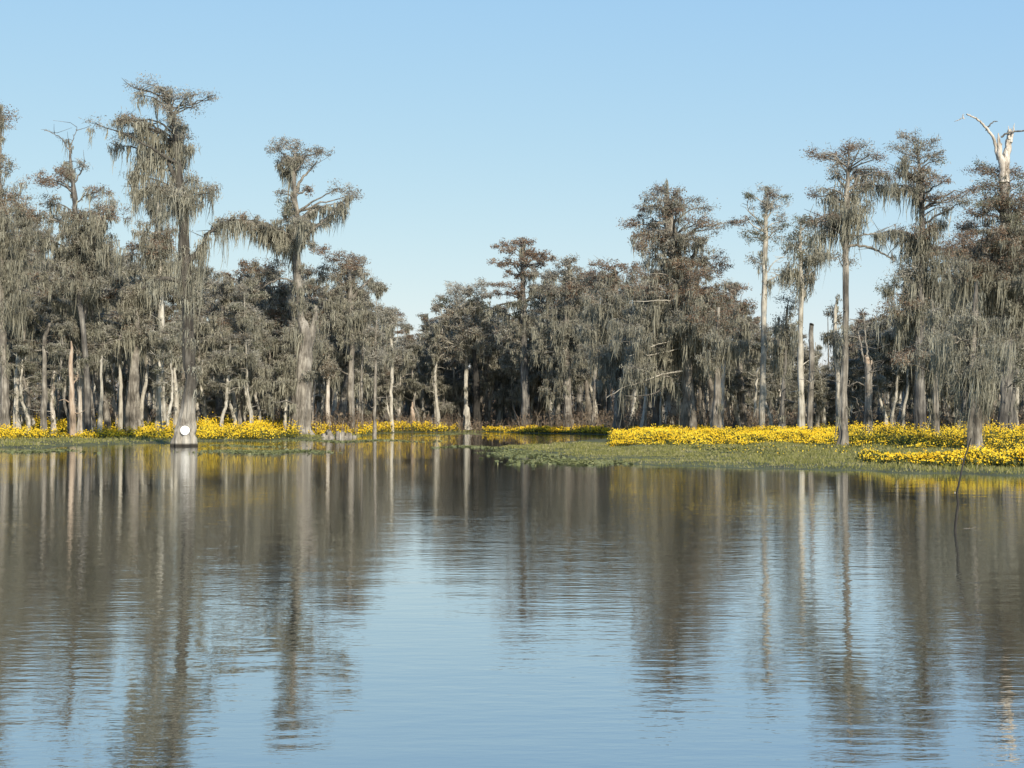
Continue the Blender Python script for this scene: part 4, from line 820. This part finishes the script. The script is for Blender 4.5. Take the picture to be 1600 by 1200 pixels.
# stray blossoms in the grass
bed('stray yellow blossoms scattered in the grass before the long dense bed', 1060, 1420, [(1060, 68), (1420, 66)], 16, 130, .15, .3, 8, patch=3, bl=2)

def scrub(px0, px1, d0, d1, n, h, label):
    px, d, x = polar(n, px0, px1, d0, d1); z = height(x, d)
    pn = .5 + .5 * vnoise(x * .5, d * .25, 33)
    k = (z > .04); x, d, z, pn = x[k], d[k], z[k], pn[k]
    c = np.stack([x, d, z + g.random(len(x)) ** 1.4 * h * (.4 + pn)], 1)
    acc = Acc(); leaves(acc, c, .15 if h < 3 else .3, g, 0, .3)
    k2 = g.random(len(x)) < .25
    blades(acc, x[k2], d[k2], z[k2], h * g.uniform(.5, 1.3, k2.sum()) * (.4 + pn[k2]), np.full(k2.sum(), .03), 0)
    tag(acc.build('underbrush', M['scrub']), label, 'underbrush', kind='stuff')
scrub(-150, 760, 142, 215, 42000, 1.9, 'brown underbrush between the trunks of the left and far bank')
scrub(-200, 1800, 212, 300, 80000, 7.5, 'tall brown thicket far back in the woods, filling the gaps between the trunks')
scrub(740, 1760, 132, 215, 52000, 1.9, 'brown underbrush between the trunks right of the channel')

# floating green plants in thin rafts on the water
M['duckweed'] = leaf_mat('floating_leaf', [(.1, (.11, .115, .04)), (.5, (.18, .19, .07)), (.9, (.27, .26, .12))], .2)
acc = Acc()
for (x0, x1, yc, th, n) in [(325, 500, 706, 2.6, 1500), (400, 660, 689, 1.3, 1100), (335, 440, 697, 1.0, 350), (690, 800, 699, 1.2, 500), (775, 900, 708, 6, 2200), (820, 1010, 722, 4, 2200), (0, 120, 705, 2, 600), (905, 960, 689, 2, 500), (640, 760, 679, .8, 500)]:
    px = g.normal((x0 + x1) / 2, (x1 - x0) / 4.2, n); py = g.normal(yc, th * .5, n) + 1.2 * np.sin(px * .05)
    D = CAMZ * F / np.maximum(py - 650, 15); x = (px - 800) / F * D
    c = np.stack([x, D, .01 + g.random(n) * .02], 1)
    th = g.uniform(0, 6.28, n); ra = (.05 + .07 * g.random(n))[:, None]                 # pads lying flat, a little tilted
    u = np.stack([np.cos(th), np.sin(th), g.normal(size=n) * .22], 1) * ra; w_ = np.stack([-np.sin(th), np.cos(th), g.normal(size=n) * .22], 1) * ra
    acc.add(np.stack([c - u, c - w_, c + u, c + w_], 1), np.arange(4 * n).reshape(-1, 4), 0)
    k_ = g.random(n) < .5
    blades(acc, x[k_] + .1, D[k_], np.zeros(k_.sum()), g.uniform(.03, .10, k_.sum()), np.full(k_.sum(), .02))
tag(acc.build('floating_plants', M['duckweed']), 'thin rafts of green floating plants lying on the still water', 'floating plants', kind='stuff')

# ------------------------------------------------------------------ smaller things
# white disc on the leaning cypress
DD = 94
c = W(289, 672.5, DD - .8); R = 7.2 * DD / F
a = Acc()
ang = np.linspace(0, 2 * math.pi, 33)[:-1]
ring = lambda r, dy: np.stack([c[0] + r * np.cos(ang), np.full(32, c[1] + dy), c[2] + r * np.sin(ang)], 1)
v = np.concatenate([ring(R * .01, -.032), ring(R * .93, -.03), ring(R, -.018), ring(R, .02), ring(R * .01, .02)])
i = np.arange(4)[:, None] * 32; j = np.arange(32)[None, :]; k = (j + 1) % 32
a.add(v - c, np.stack([i + j, i + k, i + 32 + k, i + 32 + j], -1), 0, False)
mw, nt, p = new_mat('white_paint'); p.inputs['Base Color'].default_value = (.85, .84, .80, 1); p.inputs['Roughness'].default_value = .5
nz = nt.nodes.new('ShaderNodeTexNoise'); nz.inputs['Scale'].default_value = 5; nz.inputs['Detail'].default_value = 5
rp = ramp(nt, [(.36, (.48, .45, .38)), (.46, (.70, .68, .62)), (.6, (.80, .785, .74))]); nt.links.new(nz.outputs['Fac'], rp.inputs[0]); nt.links.new(rp.outputs[0], p.inputs['Base Color'])
o = a.build('round_sign', mw); o.location = c; o.rotation_euler = (0, 0, .25)
tag(o, 'plain round white disc fixed low on the leaning cypress in the water', 'sign')

# stumps in the shallows
def stump(label, pieces, D, seed):
    r2 = np.random.default_rng(seed); base = W(pieces[0][0], 684, D); base[2] = 0
    a = Acc(); k = D / F
    pieces = pieces + [(x + r2.uniform(-4, 4), min(yt + r2.uniform(2, 6), 682), w * .5) for (x, yt, w) in pieces for _ in (0, 1)]
    for (x, yt, w) in pieces:
        b = W(x, 684, D); b[2] = -.2; t = W(x + r2.normal() * 1.5, min(yt + r2.uniform(-1.5, 4), 681.5), D); b[1] += r2.normal() * .2; t[1] = b[1] + r2.normal() * .1
        p = spline([b, b * .5 + t * .5, t, t + np.array([0, 0, .02])], 8); rr = np.interp(np.linspace(0, 1, 8), [0, .3, .8, .95, 1], [1.35, 1, .72, .4, .02]) * w * k / 2
        tube(a, p, rr, 10, 0, lambda an: 1 + .16 * np.cos(4 * an + seed)[None, :] * np.ones((8, 1)))
    o = a.build('tree_stump', M['bark'], None, base); o.location = base
    tag(o, label, 'stump')
stump('widest pale ragged stump in the shallows off the left bank', [(506, 677, 8), (512, 673, 9), (518, 672, 9), (510, 679, 9)], 132, 1)
stump('pale stump with two dark hollows, middle of the three off the left bank', [(528, 673, 8), (535, 672.5, 8), (541, 676, 6)], 134, 2)
stump('lowest stump of the three off the left bank, nearest the channel', [(548, 678, 7), (555, 679, 7)], 136, 3)

# thin stick leaning out of the water
D = CAMZ * F / (829 - 650)
def rod(name, pts, w0, w1, D, mat, label, cat, specks=(), dy=0):
    k = D / F; p = np.array([W(x, y, D) + np.array([0, dy * i, 0]) for i, (x, y) in enumerate(pts)]); b = p[0].copy(); b[2] = 0
    a = Acc(); q = p; rr = np.linspace(w0, w1, len(q)) * k / 2
    tube(a, q, rr, 7)
    root = empty(name, b); tag(root, label, cat)
    a.build('stem', mat, root, b)
    for (x, y, s) in specks:
        c = W(x, y, D) - np.array([0, .015, 0]); e = Acc()
        tube(e, [c - [0, 0, s * k], c, c + [.2 * s * k, 0, s * k]], [.15 * s * k, s * k * .8, .1 * s * k], 6)
        e.build('bud', M['white'], root, b)
rod('stick', [(1492.5, 836), (1492, 826), (1492, 818), (1493.5, 800), (1495, 787), (1493, 778), (1491.5, 770), (1495, 752), (1499, 730), (1503, 712), (1508, 697), (1511, 684)], 5.2, 2.0, D, M['black'], 'thin dark kinked stick poking up out of the open water in the right foreground', 'stick', [(1491.5, 770, 1.7), (1496, 787.5, 1.5), (1493.5, 818, 1.6), (1502.5, 717, 1.3)], dy=-.02)
rod('twig', [(1505, 826), (1512, 825.5), (1519, 826), (1524, 823.5), (1528, 825)], .9, .6, D * 1.02, M['bark'], 'tiny grey twig floating on the water beside the kinked stick', 'twig', dy=.01)

# ------------------------------------------------------------------ light, sky, camera
EL, AZ = math.radians(30), math.radians(161)
w = bpy.data.worlds.new('World'); SC.world = w; w.use_nodes = True
nt = w.node_tree; sk = nt.nodes.new('ShaderNodeTexSky'); sk.sky_type = 'NISHITA'; sk.sun_disc = False
sk.sun_elevation = EL; sk.sun_rotation = AZ; sk.air_density = 1.0; sk.dust_density = .2; sk.ozone_density = 1.6
sep = nt.nodes.new('ShaderNodeSeparateColor'); cmb = nt.nodes.new('ShaderNodeCombineColor')
nt.links.new(sk.outputs[0], sep.inputs[0])
for i, (kk, gg) in enumerate([(.742, .65), (.798, .42), (.88, .05)]):      # the camera's softer rendering of the clear sky
    pw = nt.nodes.new('ShaderNodeMath'); pw.operation = 'POWER'; pw.inputs[1].default_value = gg
    sc_ = nt.nodes.new('ShaderNodeMath'); sc_.operation = 'MULTIPLY'; sc_.inputs[1].default_value = .1343
    ou = nt.nodes.new('ShaderNodeMath'); ou.operation = 'MULTIPLY'; ou.inputs[1].default_value = kk / .1414
    nt.links.new(sep.outputs[i], sc_.inputs[0]); nt.links.new(sc_.outputs[0], pw.inputs[0]); nt.links.new(pw.outputs[0], ou.inputs[0]); nt.links.new(ou.outputs[0], cmb.inputs[i])
nt.links.new(cmb.outputs[0], nt.nodes['Background'].inputs[0]); nt.nodes['Background'].inputs[1].default_value = .10
sl = bpy.data.lights.new('sun', 'SUN'); sl.energy = 4.3; sl.angle = math.radians(.5); sl.color = (1, .915, .79)
so = bpy.data.objects.new('sun', sl); COL.objects.link(so)
from mathutils import Vector
sd = Vector((math.sin(AZ) * math.cos(EL), math.cos(AZ) * math.cos(EL), math.sin(EL)))
so.rotation_euler = sd.to_track_quat('Z', 'Y').to_euler(); so.location = sd * 100

cam = bpy.data.cameras.new('camera'); co = bpy.data.objects.new('camera', cam); COL.objects.link(co)
cam.sensor_width = 36; cam.lens = F / 1600 * 36; cam.clip_start = .1; cam.clip_end = 4000
co.location = (0, 0, CAMZ); co.rotation_euler = (math.pi / 2 + PITCH, 0, 0)
SC.camera = co
SC.view_settings.view_transform = 'Standard'; SC.view_settings.look = 'None'
SC.view_settings.exposure = .5; SC.view_settings.gamma = 1.0
try:
    SC.cycles.max_bounces = 6; SC.cycles.diffuse_bounces = 5; SC.cycles.glossy_bounces = 3; SC.cycles.transmission_bounces = 2
    SC.cycles.use_denoising = True
except Exception: pass
